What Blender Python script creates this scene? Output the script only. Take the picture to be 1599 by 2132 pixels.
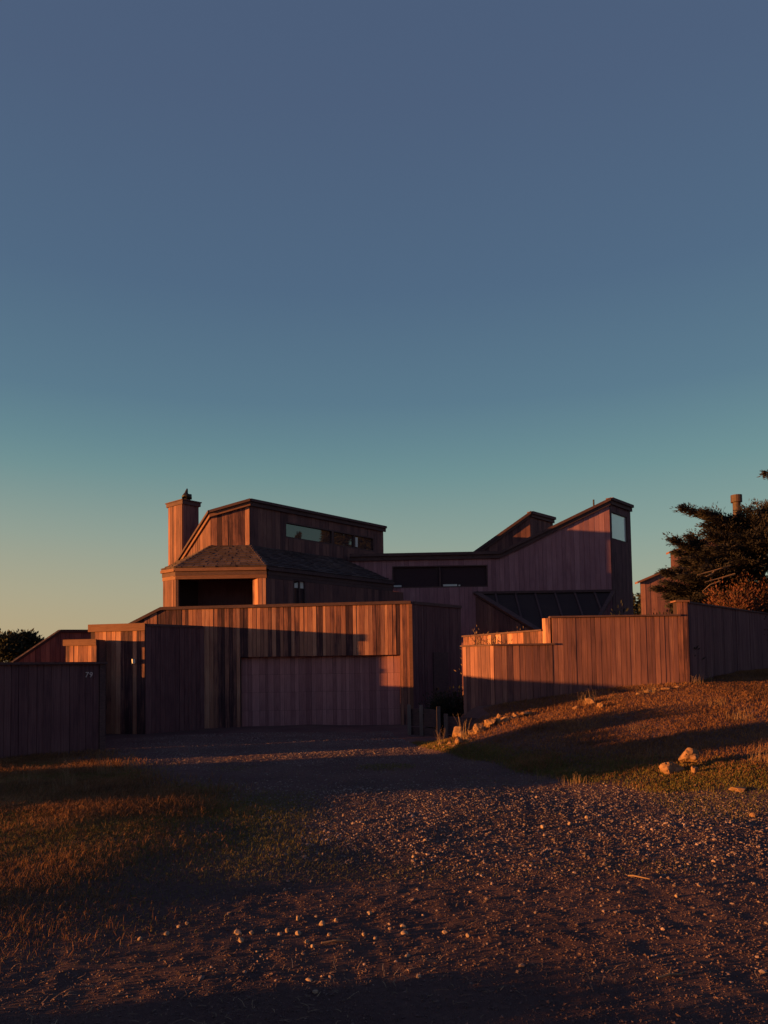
import bpy, math, random
import numpy as np
from mathutils import Vector, Matrix, Euler

random.seed(7); rng = np.random.default_rng(7)
for o in list(bpy.data.objects): bpy.data.objects.remove(o)
S = bpy.context.scene
COL = S.collection
R = math.radians

# ------------------------------------------------------------------ camera
EYE = 1.7
FPX = 1540.0                       # focal length in pixels of the 1599 x 2132 photograph
PITCH, ROLL, SHIFT = 2.8, -0.9, 249.0
cam = bpy.data.cameras.new('camera'); co = bpy.data.objects.new('camera', cam); COL.objects.link(co)
cam.sensor_width = 36; cam.lens = FPX / 2132 * 36; cam.shift_y = SHIFT / 2132
cam.clip_start = 0.1; cam.clip_end = 6000
CM = Euler((R(90 + PITCH), 0, 0)).to_matrix() @ Matrix.Rotation(R(ROLL), 3, 'Z')
co.rotation_euler = CM.to_euler(); co.location = (0, 0, EYE)
S.camera = co

# ------------------------------------------------------------------ sun, sky, exposure
SUN_AZ, SUN_EL = 14.0, 3.1         # degrees in front of the long walls, above the horizon
to_sun = Vector((-math.cos(R(SUN_AZ)) * math.cos(R(SUN_EL)), -math.sin(R(SUN_AZ)) * math.cos(R(SUN_EL)), math.sin(R(SUN_EL))))
sl = bpy.data.lights.new('sun', 'SUN'); so = bpy.data.objects.new('sun', sl); COL.objects.link(so)
sl.energy = 2.7; sl.angle = R(0.5); sl.color = (1.0, 0.43, 0.085)
so.rotation_euler = to_sun.to_track_quat('Z', 'Y').to_euler(); so.location = to_sun * 60

W = bpy.data.worlds.new('World'); S.world = W; W.use_nodes = True
wn = W.node_tree.nodes; wl = W.node_tree.links; wn.clear()
def wnode(t, **k):
    n = wn.new(t)
    for a, b in k.items(): setattr(n, a, b)
    return n
sky = wnode('ShaderNodeTexSky', sky_type='NISHITA', sun_disc=False, sun_elevation=R(SUN_EL),
            sun_rotation=math.atan2(to_sun.x, to_sun.y), altitude=20, air_density=1.0, dust_density=1.2, ozone_density=1.6)
tc = wnode('ShaderNodeTexCoord'); sep = wnode('ShaderNodeSeparateXYZ'); wl.new(tc.outputs['Generated'], sep.inputs[0])
def srgb(*c): return tuple((x / 255 / 12.92 if x / 255 <= .04045 else ((x / 255 + .055) / 1.055) ** 2.4) for x in c) + (1,)
ramp = wnode('ShaderNodeValToRGB'); wl.new(sep.outputs['Z'], ramp.inputs[0])
stops = [(0.0, (177, 163, 134)), (0.035, (168, 166, 140)), (0.10, (150, 166, 150)), (0.17, (128, 159, 153)), (0.25, (107, 145, 148)),
         (0.34, (89, 121, 140)), (0.46, (79, 104, 131)), (0.62, (76, 94, 123)), (1.0, (70, 84, 114))]
while len(ramp.color_ramp.elements) < len(stops): ramp.color_ramp.elements.new(0.5)
for e, (p, c) in zip(ramp.color_ramp.elements, stops): e.position = p; e.color = srgb(*c)
mixw = wnode('ShaderNodeMix', data_type='RGBA', blend_type='MIX')
sc = wnode('ShaderNodeMix', data_type='RGBA', blend_type='MULTIPLY'); sc.inputs[0].default_value = 1
sc.inputs[7].default_value = (3.6, 3.6, 3.6, 1)      # ramp in the units of the physical sky
mixw.inputs[0].default_value = 0.9
# the horizon glows warmer towards the sun's side
dt = wnode('ShaderNodeVectorMath', operation='DOT_PRODUCT'); wl.new(tc.outputs['Generated'], dt.inputs[0]); dt.inputs[1].default_value = Vector((to_sun.x, to_sun.y, 0)).normalized()
mr = wnode('ShaderNodeMapRange', interpolation_type='SMOOTHSTEP'); wl.new(dt.outputs['Value'], mr.inputs[0]); mr.inputs[1].default_value = -1.3; mr.inputs[2].default_value = .75
mz = wnode('ShaderNodeMapRange', interpolation_type='SMOOTHSTEP'); wl.new(sep.outputs['Z'], mz.inputs[0]); mz.inputs[1].default_value = .30; mz.inputs[2].default_value = -.03
mm = wnode('ShaderNodeMath', operation='MULTIPLY'); wl.new(mr.outputs[0], mm.inputs[0]); wl.new(mz.outputs[0], mm.inputs[1])
warm = wnode('ShaderNodeMix', data_type='RGBA', blend_type='MIX'); wl.new(mm.outputs[0], warm.inputs[0]); warm.inputs[7].default_value = srgb(188, 165, 130)
wl.new(ramp.outputs[0], warm.inputs[6]); wl.new(warm.outputs[2], sc.inputs[6])
wl.new(sky.outputs[0], mixw.inputs[6]); wl.new(sc.outputs[2], mixw.inputs[7])
bg = wnode('ShaderNodeBackground'); bg.inputs[1].default_value = 0.0685
wo = wnode('ShaderNodeOutputWorld'); wl.new(mixw.outputs[2], bg.inputs[0]); wl.new(bg.outputs[0], wo.inputs[0])

vs = S.view_settings
vs.view_transform = 'Standard'; vs.look = 'None'; vs.gamma = 1; vs.use_curve_mapping = False
vs.exposure = 2.0
S.render.resolution_x, S.render.resolution_y = 768, 1024

# ------------------------------------------------------------------ helpers
def ray(px, py): return CM @ Vector(((px - 799.5) / FPX, (1066 + SHIFT - py) / FPX, -1))
def at(px, py, Y):                 # the point of the photograph at distance Y
    d = ray(px, py); return Vector((0, 0, EYE)) + d * (Y / d.y)
def onwall(px, py, p0, u):         # the point of the photograph on a vertical wall through p0 along u
    n = Vector((u[1], -u[0])); d = ray(px, py)
    t = (n.x * p0[0] + n.y * p0[1]) / (n.x * d.x + n.y * d.y)
    return Vector((0, 0, EYE)) + d * t
def sz(px, py, p0, u):             # the same in wall coordinates: along, height
    q = onwall(px, py, p0, u); return ((q.x - p0[0]) * u[0] + (q.y - p0[1]) * u[1], q.z)

BETA = R(41)
A = (1.0, 0.0); B = (math.sin(BETA), math.cos(BETA)); C = (math.cos(BETA), -math.sin(BETA))
def add2(p, u, t): return (p[0] + u[0] * t, p[1] + u[1] * t)
def nrm(u): return (u[1], -u[0])

ORG = {}
def link(o, parent, origin):
    COL.objects.link(o)
    pw = ORG.get(parent.name, Vector((0, 0, 0))) if parent else Vector((0, 0, 0))
    o.location = Vector(origin) - pw
    if parent: o.parent = parent
    ORG[o.name] = Vector(origin)
    return o
def mk(name, verts, faces, mat, parent=None, origin=None, smooth=False):
    v = np.asarray([tuple(x) for x in verts], float)
    if origin is None:
        origin = ((v[:, 0].min() + v[:, 0].max()) / 2, (v[:, 1].min() + v[:, 1].max()) / 2, v[:, 2].min())
    me = bpy.data.meshes.new(name); me.from_pydata((v - np.array(origin)).tolist(), [], faces); me.update()
    if smooth: me.polygons.foreach_set('use_smooth', [True] * len(me.polygons))
    me.materials.append(mat)
    return link(bpy.data.objects.new(name, me), parent, origin)
def empty(name, loc):
    o = bpy.data.objects.new(name, None); o.empty_display_size = .3; return link(o, None, loc)
def tag(o, label=None, cat=None, group=None, kind=None):
    if label: o['label'] = label
    if cat: o['category'] = cat
    if group: o['group'] = group
    if kind: o['kind'] = kind
    return o
def tri_mesh(name, V, T, mat, parent=None, smooth=False, origin=(0, 0, 0)):
    V = np.asarray(V, np.float32) - np.array(origin, np.float32); T = np.asarray(T, np.int32)
    me = bpy.data.meshes.new(name); me.vertices.add(len(V)); me.vertices.foreach_set('co', V.ravel())
    k = T.shape[1]
    me.loops.add(T.size); me.loops.foreach_set('vertex_index', T.ravel())
    me.polygons.add(len(T)); me.polygons.foreach_set('loop_start', np.arange(0, T.size, k, dtype=np.int32))
    me.polygons.foreach_set('use_smooth', np.full(len(T), smooth)); me.update(calc_edges=True); me.materials.append(mat)
    return link(bpy.data.objects.new(name, me), parent, origin)
class MB:
    def __init__(s): s.v = []; s.f = []
    def hexa(s, c):                # eight corners: bottom 4, top 4
        b = len(s.v); s.v += [Vector(x) for x in c]
        s.f += [[b + i for i in q] for q in ((3, 2, 1, 0), (4, 5, 6, 7), (0, 1, 5, 4), (1, 2, 6, 5), (2, 3, 7, 6), (3, 0, 4, 7))]
    def box(s, x0, x1, y0, y1, z0, z1):
        s.hexa([(x0, y0, z0), (x1, y0, z0), (x1, y1, z0), (x0, y1, z0), (x0, y0, z1), (x1, y0, z1), (x1, y1, z1), (x0, y1, z1)])
    def slab(s, p0, u, s0, s1, za0, za1, zb0, zb1, n0, n1):   # on a wall: from s0 to s1, bottom/top heights at both ends, out from n0 to n1
        n = nrm(u)
        def P(t, k, z): return (p0[0] + u[0] * t + n[0] * k, p0[1] + u[1] * t + n[1] * k, z)
        s.hexa([P(s0, n1, za0), P(s1, n1, zb0), P(s1, n0, zb0), P(s0, n0, za0), P(s0, n1, za1), P(s1, n1, zb1), P(s1, n0, zb1), P(s0, n0, za1)])
    def beam(s, a, b, w, h, up=(0, 0, 1)):
        a = Vector(a); b = Vector(b); d = (b - a).normalized(); x = d.cross(Vector(up)).normalized(); y = x.cross(d)
        x *= w / 2; y *= h / 2
        s.hexa([a - x - y, a + x - y, b + x - y, b - x - y, a - x + y, a + x + y, b + x + y, b - x + y])
    def tube(s, pts, rad, k=8, cap=True):
        b = len(s.v); pts = [Vector(p) for p in pts]
        for i, p in enumerate(pts):
            d = (pts[min(i + 1, len(pts) - 1)] - pts[max(i - 1, 0)]).normalized()
            x = d.cross(Vector((0.13, 0.97, 0.2))).normalized(); y = d.cross(x)
            for j in range(k):
                a = 2 * math.pi * j / k; s.v.append(p + (x * math.cos(a) + y * math.sin(a)) * rad[i])
        for i in range(len(pts) - 1):
            for j in range(k): s.f.append([b + i * k + j, b + i * k + (j + 1) % k, b + (i + 1) * k + (j + 1) % k, b + (i + 1) * k + j])
        if cap: s.f.append([b + j for j in range(k)][::-1]); s.f.append([b + (len(pts) - 1) * k + j for j in range(k)])
    def poly(s, pts, th):          # a flat polygon given thickness downwards
        b = len(s.v); n = len(pts); s.v += [Vector(p) for p in pts] + [Vector(p) - Vector((0, 0, th)) for p in pts]
        s.f.append([b + i for i in range(n)]); s.f.append([b + n + i for i in range(n)][::-1])
        for i in range(n): s.f.append([b + i, b + n + i, b + n + (i + 1) % n, b + (i + 1) % n])
    def build(s, name, mat, parent=None, smooth=False, origin=None): return mk(name, s.v, s.f, mat, parent, origin, smooth)

# value noise for terrain and stones
_G = rng.random((256, 256)).astype(np.float32)
def vnoise(x, y):
    xi = np.floor(x).astype(int); yi = np.floor(y).astype(int); fx = x - xi; fy = y - yi
    fx = fx * fx * (3 - 2 * fx); fy = fy * fy * (3 - 2 * fy)
    g = lambda a, b: _G[a % 256, b % 256]
    return (g(xi, yi) * (1 - fx) + g(xi + 1, yi) * fx) * (1 - fy) + (g(xi, yi + 1) * (1 - fx) + g(xi + 1, yi + 1) * fx) * fy - 0.5
def sstep(a, b, x):
    t = np.clip((x - a) / (b - a), 0, 1); return t * t * (3 - 2 * t)

# ------------------------------------------------------------------ materials
def mat(name):
    m = bpy.data.materials.new(name); m.use_nodes = True; nt = m.node_tree; nt.nodes.clear()
    p = nt.nodes.new('ShaderNodeBsdfPrincipled'); o = nt.nodes.new('ShaderNodeOutputMaterial'); nt.links.new(p.outputs[0], o.inputs[0])
    return m, nt, p
def N(nt, t, **k):
    n = nt.nodes.new(t)
    for a, b in k.items(): setattr(n, a, b)
    return n
def rampn(nt, src, stops):
    r = N(nt, 'ShaderNodeValToRGB'); e = r.color_ramp.elements
    while len(e) < len(stops): e.new(.5)
    for x, (p, c) in zip(e, stops): x.position = p; x.color = tuple(c) + (1,)
    nt.links.new(src, r.inputs[0]); return r
def mathn(nt, op, a, b):
    m = N(nt, 'ShaderNodeMath', operation=op)
    for i, x in enumerate((a, b)):
        if hasattr(x, 'node'): nt.links.new(x, m.inputs[i])
        else: m.inputs[i].default_value = x
    return m.outputs[0]
def wood(name, stops, spread=.75, rough=.82, axis=(26, 26, 1.1), bump=.35, joined=False, column=False):
    m, nt, p = mat(name)
    t = N(nt, 'ShaderNodeTexCoord'); oi = N(nt, 'ShaderNodeNewGeometry' if joined else 'ShaderNodeObjectInfo'); rnd = oi.outputs['Random Per Island' if joined else 'Random']
    if column: rnd = mathn(nt, 'FRACT', mathn(nt, 'MULTIPLY', oi.outputs['Object Index'], .6180339), 0.)
    off = N(nt, 'ShaderNodeVectorMath', operation='SCALE'); cmb = N(nt, 'ShaderNodeCombineXYZ')
    nt.links.new(rnd, cmb.inputs[0]); nt.links.new(rnd, cmb.inputs[2]); nt.links.new(cmb.outputs[0], off.inputs[0]); off.inputs['Scale'].default_value = 37
    ad = N(nt, 'ShaderNodeVectorMath', operation='ADD'); nt.links.new(t.outputs['Object'], ad.inputs[0]); nt.links.new(off.outputs[0], ad.inputs[1])
    mp = N(nt, 'ShaderNodeMapping'); mp.inputs['Scale'].default_value = axis; nt.links.new(ad.outputs[0], mp.inputs[0])
    n1 = N(nt, 'ShaderNodeTexNoise'); n1.inputs['Scale'].default_value = 1.6; n1.inputs['Detail'].default_value = 7; n1.inputs['Roughness'].default_value = .68; n1.inputs['Distortion'].default_value = .5
    nt.links.new(mp.outputs[0], n1.inputs[0])
    n2 = N(nt, 'ShaderNodeTexNoise'); n2.inputs['Scale'].default_value = 1.3; n2.inputs['Detail'].default_value = 4; nt.links.new(ad.outputs[0], n2.inputs[0])
    a = mathn(nt, 'MULTIPLY', rnd, spread)
    b = mathn(nt, 'MULTIPLY', mathn(nt, 'SUBTRACT', n1.outputs[0], .5), 1.35)
    c = mathn(nt, 'MULTIPLY', mathn(nt, 'SUBTRACT', n2.outputs[0], .5), .8)
    mp2 = N(nt, 'ShaderNodeMapping'); mp2.inputs['Scale'].default_value = tuple(x * (2.6 if x > 4 else .55) for x in axis); nt.links.new(ad.outputs[0], mp2.inputs[0])
    n4 = N(nt, 'ShaderNodeTexNoise'); n4.inputs['Scale'].default_value = 1.4; n4.inputs['Detail'].default_value = 4; nt.links.new(mp2.outputs[0], n4.inputs[0])
    e4 = mathn(nt, 'MULTIPLY', mathn(nt, 'SUBTRACT', n4.outputs[0], .5), .9)
    f = mathn(nt, 'ADD', mathn(nt, 'ADD', mathn(nt, 'ADD', a, b), e4), mathn(nt, 'ADD', c, (1 - spread) / 2))
    r = rampn(nt, f, stops); nt.links.new(r.outputs[0], p.inputs['Base Color']); p.inputs['Roughness'].default_value = rough
    p.inputs['Specular IOR Level'].default_value = .25
    bp = N(nt, 'ShaderNodeBump'); bp.inputs['Strength'].default_value = bump; bp.inputs['Distance'].default_value = .006
    nt.links.new(n1.outputs[0], bp.inputs['Height']); nt.links.new(bp.outputs[0], p.inputs['Normal'])
    return m
M = {}
M['wood'] = wood('weathered_redwood', [(0, (0.05446, 0.02284, 0.03327)), (.22, (0.109, 0.04401, 0.05396)), (.36, (0.2268, 0.08973, 0.08274)), (.6, (0.3357, 0.1355, 0.108)), (.85, (0.4175, 0.1777, 0.135)), (1, (0.5264, 0.2455, 0.1889))], spread=1.0, bump=.55)
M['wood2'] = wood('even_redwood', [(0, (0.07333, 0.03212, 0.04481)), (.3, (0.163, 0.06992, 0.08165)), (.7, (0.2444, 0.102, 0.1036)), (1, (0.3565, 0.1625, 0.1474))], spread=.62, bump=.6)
M['wood2j'] = wood('even_redwood_cladding', [(0, (0.05485, 0.02348, 0.03392)), (.3, (0.122, 0.05111, 0.06179)), (.7, (0.1828, 0.0746, 0.07836)), (1, (0.2666, 0.1188, 0.1115))], spread=.62, bump=.6, joined=True)  # darker copy of the even redwood: shade of the side walls put into colour
M['wood4'] = wood('chimney_redwood', [(0, (0.055, 0.02377, 0.03315)), (.3, (0.1222, 0.05174, 0.06042)), (.7, (0.1833, 0.07554, 0.07663)), (1, (0.2674, 0.1202, 0.1091))], spread=.62, bump=.6)  # darkened copy of the even redwood, tempering strong sunlight on the angled faces
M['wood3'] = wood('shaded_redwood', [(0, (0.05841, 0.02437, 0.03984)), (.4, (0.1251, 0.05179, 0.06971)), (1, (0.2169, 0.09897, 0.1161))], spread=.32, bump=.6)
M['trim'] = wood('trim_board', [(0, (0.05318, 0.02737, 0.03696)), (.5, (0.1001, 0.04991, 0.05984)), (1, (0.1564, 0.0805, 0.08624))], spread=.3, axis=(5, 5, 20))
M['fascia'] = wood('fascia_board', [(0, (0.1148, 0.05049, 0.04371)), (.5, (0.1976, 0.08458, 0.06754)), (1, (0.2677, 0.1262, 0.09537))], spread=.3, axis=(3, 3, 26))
M['backing'] = wood('shadow_board', [(0, (0.027, 0.0135, 0.0192)), (1, (0.054, 0.027, 0.0352))], spread=.2)
M['door'] = wood('silvered_door_board', [(0, (0.2026, 0.08337, 0.1201)), (.5, (0.3199, 0.1414, 0.1894)), (1, (0.4479, 0.2102, 0.268))], spread=.45, bump=.5)
M['gdoor'] = wood('garage_door_board', [(0, (0.2388, 0.09204, 0.1161)), (.5, (0.377, 0.1562, 0.1831)), (1, (0.5278, 0.2321, 0.2591))], spread=.75, bump=.6, column=True)  # paler than the walls, with bounced light on the door put into the colour
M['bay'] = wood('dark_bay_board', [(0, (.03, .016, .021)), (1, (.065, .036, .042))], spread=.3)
M['roof'] = wood('cedar_shingle', [(0, (0.04522, 0.02584, 0.034)), (.5, (0.07752, 0.04684, 0.0578)), (1, (0.126, 0.07913, 0.0884))], spread=.3, axis=(9, 9, 9))
M['shingle'] = None
def simple(name, col, rough=.6, metal=0., spec=.3, noise=0., scale=8):
    m, nt, p = mat(name)
    p.inputs['Roughness'].default_value = rough; p.inputs['Metallic'].default_value = metal; p.inputs['Specular IOR Level'].default_value = spec
    if noise:
        t = N(nt, 'ShaderNodeTexCoord'); n = N(nt, 'ShaderNodeTexNoise'); n.inputs['Scale'].default_value = scale; n.inputs['Detail'].default_value = 6
        nt.links.new(t.outputs['Object'], n.inputs[0])
        r = rampn(nt, n.outputs[0], [(.25, [x * (1 - noise) for x in col]), (.75, [min(1, x * (1 + noise)) for x in col])])
        nt.links.new(r.outputs[0], p.inputs['Base Color'])
        bp = N(nt, 'ShaderNodeBump'); bp.inputs['Strength'].default_value = .4; bp.inputs['Distance'].default_value = .02; nt.links.new(n.outputs[0], bp.inputs['Height']); nt.links.new(bp.outputs[0], p.inputs['Normal'])
    else: p.inputs['Base Color'].default_value = tuple(col) + (1,)
    return m
M['metal'] = simple('dark_metal', (.03, .02, .022), .5, .3, .4, .3, 14)
M['rust'] = simple('rusty_metal', (.06, .03, .03), .7, .0, .4, .4, 12)
M['blindglass'] = simple('pale_blind_glass', (.85, .80, .85), .12, 0, .5); M['blindglass'].node_tree.nodes['Principled BSDF'].inputs['IOR'].default_value = 3.6
M['white'] = simple('pale_panel', (.66, .60, .64), .6, 0, .3, .05, 3)
M['digit'] = simple('brushed_numeral', (.5, .4, .48), .45, .2, .5)
M['dark'] = simple('room_dark', (.025, .02, .02), .9)
M['grey_post'] = wood('grey_post', [(0, (.10, .062, .07)), (1, (.25, .175, .18))], spread=.6)
def glass(name, tint, rough=.02):
    m, nt, p = mat(name)
    p.inputs['Base Color'].default_value = tint + (1,); p.inputs['Roughness'].default_value = rough; p.inputs['Specular IOR Level'].default_value = .5
    p.inputs['IOR'].default_value = 1.5
    return m
M['glass'] = glass('window_glass', (.06, .034, .046)); M['glass2'] = glass('coated_glass', (.05, .03, .042)); M['glass2'].node_tree.nodes['Principled BSDF'].inputs['IOR'].default_value = 2.0
def island(name, stops, rough=.8, trans=0., bumpscale=0, spec=.25):
    m, nt, p = mat(name); g = N(nt, 'ShaderNodeNewGeometry')
    t = N(nt, 'ShaderNodeTexCoord'); n = N(nt, 'ShaderNodeTexNoise'); n.inputs['Scale'].default_value = .9; n.inputs['Detail'].default_value = 3; nt.links.new(t.outputs['Object'], n.inputs[0])
    f = mathn(nt, 'ADD', mathn(nt, 'MULTIPLY', g.outputs['Random Per Island'], .55), mathn(nt, 'MULTIPLY', mathn(nt, 'SUBTRACT', n.outputs[0], .27), 1.0))
    r = rampn(nt, f, stops); nt.links.new(r.outputs[0], p.inputs['Base Color']); p.inputs['Roughness'].default_value = rough; p.inputs['Specular IOR Level'].default_value = spec
    if bumpscale:
        n3 = N(nt, 'ShaderNodeTexNoise'); n3.inputs['Scale'].default_value = bumpscale; n3.inputs['Detail'].default_value = 6; nt.links.new(t.outputs['Object'], n3.inputs[0])
        bp = N(nt, 'ShaderNodeBump'); bp.inputs['Strength'].default_value = .6; bp.inputs['Distance'].default_value = .03; nt.links.new(n3.outputs[0], bp.inputs['Height']); nt.links.new(bp.outputs[0], p.inputs['Normal'])
    if trans:
        o = [x for x in nt.nodes if x.type == 'OUTPUT_MATERIAL'][0]
        tr = N(nt, 'ShaderNodeBsdfTranslucent'); nt.links.new(r.outputs[0], tr.inputs[0]); mx = N(nt, 'ShaderNodeMixShader'); mx.inputs[0].default_value = trans
        nt.links.new(p.outputs[0], mx.inputs[1]); nt.links.new(tr.outputs[0], mx.inputs[2]); nt.links.new(mx.outputs[0], o.inputs[0])
    return m
M['shingle'] = island('cedar_shingles', [(0, (0.045, 0.0252, 0.0342)), (.5, (0.081, 0.0486, 0.0589)), (1, (0.153, 0.0954, 0.1026))])
M['drygrass'] = island('dry_grass', [(0, (0.08427, 0.04423, 0.02693)), (.35, (0.1967, 0.08505, 0.04668)), (.7, (0.2996, 0.1277, 0.06284)), (1, (0.4308, 0.2212, 0.1167))], trans=.3)
M['greengrass'] = island('green_grass', [(0, (0.0778, 0.07348, 0.02317)), (.45, (0.1378, 0.1199, 0.03386)), (.75, (0.2445, 0.1547, 0.05346)), (1, (0.3779, 0.2224, 0.09801))], trans=.3)
M['gravel'] = island('gravel', [(0, (0.09504, 0.05892, 0.06365)), (.5, (0.1901, 0.1213, 0.1236)), (.85, (0.3232, 0.208, 0.2059)), (1, (0.5702, 0.3985, 0.3931))], rough=.75)
M['chips'] = island('soil_chips', [(0, (0.05796, 0.0308, 0.0361)), (.6, (0.1242, 0.0693, 0.074)), (1, (0.2318, 0.1355, 0.1372))])
M['straw'] = island('straw', [(0, (0.136, 0.0765, 0.051)), (.6, (0.289, 0.17, 0.1105)), (1, (0.459, 0.2975, 0.1955))])
M['rock'] = simple('field_rock', (.25, .13, .08), .9, 0, .15, .55, 9)
M['pebble'] = simple('pale_pebble', (.32, .20, .155), .75, 0, .25, .25, 30)
M['cypress'] = island('cypress_foliage', [(0, (0.01689, 0.01527, 0.02384)), (.5, (0.02816, 0.0236, 0.0298)), (1, (0.05068, 0.0361, 0.04053))], trans=.08)
M['bark'] = simple('bark', (.12, .072, .062), .9, 0, .2, .4, 20)
M['redleaf'] = island('russet_leaves', [(0, (0.03968, 0.02678, 0.01657)), (.4, (0.07936, 0.03571, 0.02431)), (.7, (0.1389, 0.04266, 0.03315)), (1, (0.1984, 0.07936, 0.05525))], trans=.25)
M['darkleaf'] = island('dark_leaves', [(0, (0.01728, 0.0162, 0.01606)), (.6, (0.03744, 0.0351, 0.02678)), (1, (0.072, 0.0567, 0.04106))], trans=.15)

def ground_mat():
    m, nt, p = mat('ground_soil'); t = N(nt, 'ShaderNodeTexCoord')
    def noise(s, d=6, r=.6):
        n = N(nt, 'ShaderNodeTexNoise'); n.inputs['Scale'].default_value = s; n.inputs['Detail'].default_value = d; n.inputs['Roughness'].default_value = r
        nt.links.new(t.outputs['Object'], n.inputs[0]); return n.outputs[0]
    a = noise(.8, 5); b = noise(26, 6, .75)
    f = mathn(nt, 'ADD', mathn(nt, 'MULTIPLY', a, .5), mathn(nt, 'MULTIPLY', b, .5))
    r = rampn(nt, f, [(.3, (.095, .05, .056)), (.5, (.155, .08, .086)), (.7, (.23, .125, .12))])
    nt.links.new(r.outputs[0], p.inputs['Base Color']); p.inputs['Roughness'].default_value = .95; p.inputs['Specular IOR Level'].default_value = .1
    bp = N(nt, 'ShaderNodeBump'); bp.inputs['Strength'].default_value = 1.0; bp.inputs['Distance'].default_value = .03
    nt.links.new(noise(95, 6, .8), bp.inputs['Height']); nt.links.new(bp.outputs[0], p.inputs['Normal'])
    return m
M['ground'] = ground_mat()

# ------------------------------------------------------------------ ground
TX = [-60, -2, 0.3, 0.8, 1.4, 2.7, 5, 9, 40]; TY = [60, 40, 18, 15.4, 13.4, 10.9, 9.5, 8.6, 8]
def G(x, y, fine=True):
    x = np.asarray(x, float); y = np.asarray(y, float)
    d = y - np.interp(x, TX, TY)
    d = np.where(d > 8, d, np.log1p(np.exp(np.clip(d * 2.2, -30, 30))) / 2.2)
    h = np.interp(x, [2, 7, 12, 40], [.118, .148, .122, .08]) * np.maximum(d, 0)
    h = 1.9 * np.tanh(h / 1.9 * 1.12)
    k = 1 - sstep(15.0, 16.6, y) * (1 - sstep(1.3, 2.25, x))
    k *= 1 - sstep(18.4, 19.6, y) * (1 - sstep(2.6, 4.2, x))
    h = h * k * (1 - sstep(60, 200, y))
    h = h + .10 * vnoise(x * .31 + 5, y * .31) * sstep(2, 6, y) + .05 * sstep(-1.5, -4, x) * sstep(14, 9, y)
    near = 1 - sstep(30, 60, np.hypot(x, y))
    h = h + near * .03 * vnoise(x * .9 + 9, y * .9 + 3)
    if fine:
        nn = 1 - sstep(12, 22, np.hypot(x, y))
        h = h + nn * ((.008 + .02 * sstep(6, 9, y) * sstep(-.3, .6, y - np.interp(x, TX, TY))) * vnoise(x * 3.1, y * 3.1) + .007 * vnoise(x * 8 + 3, y * 8) + .011 * vnoise(x * 19, y * 19 + 7))
    return h
def gz(x, y): return float(G(x, y))
xs = np.concatenate([-np.geomspace(1500, 9, 46)[:-1], np.arange(-9, 10, .05), np.geomspace(10, 1500, 46)])
ys = np.concatenate([-np.geomspace(400, 1.0, 24), np.arange(-.5, 3, .25), np.arange(3, 8, .035), np.arange(8, 24, .08), np.geomspace(24, 3000, 50)])
XX, YY = np.meshgrid(xs, ys)
ZZ = G(XX, YY); V = np.stack([XX, YY, ZZ], -1).reshape(-1, 3)
nx, ny = len(xs), len(ys); i = np.arange(nx * ny).reshape(ny, nx)
Q = np.stack([i[:-1, :-1], i[:-1, 1:], i[1:, 1:], i[1:, :-1]], -1).reshape(-1, 4)
tag(tri_mesh('ground', V, Q, M['ground'], smooth=True), kind='structure')

# ------------------------------------------------------------------ plank walls
def intervals(s0, s1, holes):
    """vertical hole list for a column"""
    m = (s0 + s1) / 2
    return sorted([(h[2], h[3]) for h in holes if h[0] - 1e-4 <= m <= h[1] + 1e-4])
def column(p0, u, s0, s1, zb, prof, holes, n0, n1):
    ps = [p[0] for p in prof]; pz = [p[1] for p in prof]
    t0 = float(np.interp(s0, ps, pz)); t1 = float(np.interp(s1, ps, pz)); out = []
    lo = zb
    for a, b in intervals(s0, s1, holes) + [(None, None)]:
        if a is None:
            if max(t0, t1) > lo + .02: out.append((lo, t0, lo, t1))
        else:
            if a > lo + .02: out.append((lo, min(a, t0), lo, min(a, t1)))
            lo = max(lo, b)
    return out
CLAD = MB()
def plank_wall(parent, name, p0, u, s1, zb, prof, holes=(), w=.15, mat_='wood', tilt=2.2, back=.12, planks=True, pname='plank', join=False):
    brk = sorted(set([0, s1] + [p[0] for p in prof if 0 < p[0] < s1] + [x for h in holes for x in h[:2] if 0 < x < s1]))
    mb = MB()
    for a, b in zip(brk[:-1], brk[1:]):
        for (a0, a1, b0, b1) in column(p0, u, a, b, zb, prof, holes, 0, 0): mb.slab(p0, u, a, b, a0, a1, b0, b1, -back, 0)
    wall = mb.build(name, M['backing'], parent, origin=(p0[0], p0[1], zb))
    if not planks: return wall
    for a, b in zip(brk[:-1], brk[1:]):
        n = max(1, round((b - a) / w)); ww = rng.uniform(.75, 1.25, n); ww = ww / ww.sum() * (b - a); s = a
        for k in range(n):
            g = .004
            for (a0, a1, b0, b1) in column(p0, u, s, s + ww[k], zb, prof, holes, 0, 0):
                th = .022 + rng.uniform(0, .007); tl = math.tan(R(rng.normal(0, tilt))) * ww[k] / 2; tl = max(-.012, min(.012, tl))
                q = CLAD if join else MB(); n_ = nrm(u)
                def P(t, kk, z): return (p0[0] + u[0] * t + n_[0] * kk, p0[1] + u[1] * t + n_[1] * kk, z)
                l, r = s + g, s + ww[k] - g
                q.hexa([P(l, th + tl, a0), P(r, th - tl, b0), P(r, .001, b0), P(l, .001, a0), P(l, th + tl, a1), P(r, th - tl, b1), P(r, .001, b1), P(l, .001, a1)])
                if not join: q.build(pname, M[mat_], wall)
            s += ww[k]
    return wall
def capline(parent, name, p0, u, prof, h, out, mat_='trim', drop=0., inn=.12):
    mb = MB()
    for (a, za), (b, zb) in zip(prof[:-1], prof[1:]): mb.slab(p0, u, a, b, za - h - drop, za - drop, zb - h - drop, zb - drop, -inn, out)
    return mb.build(name, M[mat_], parent)
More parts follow.
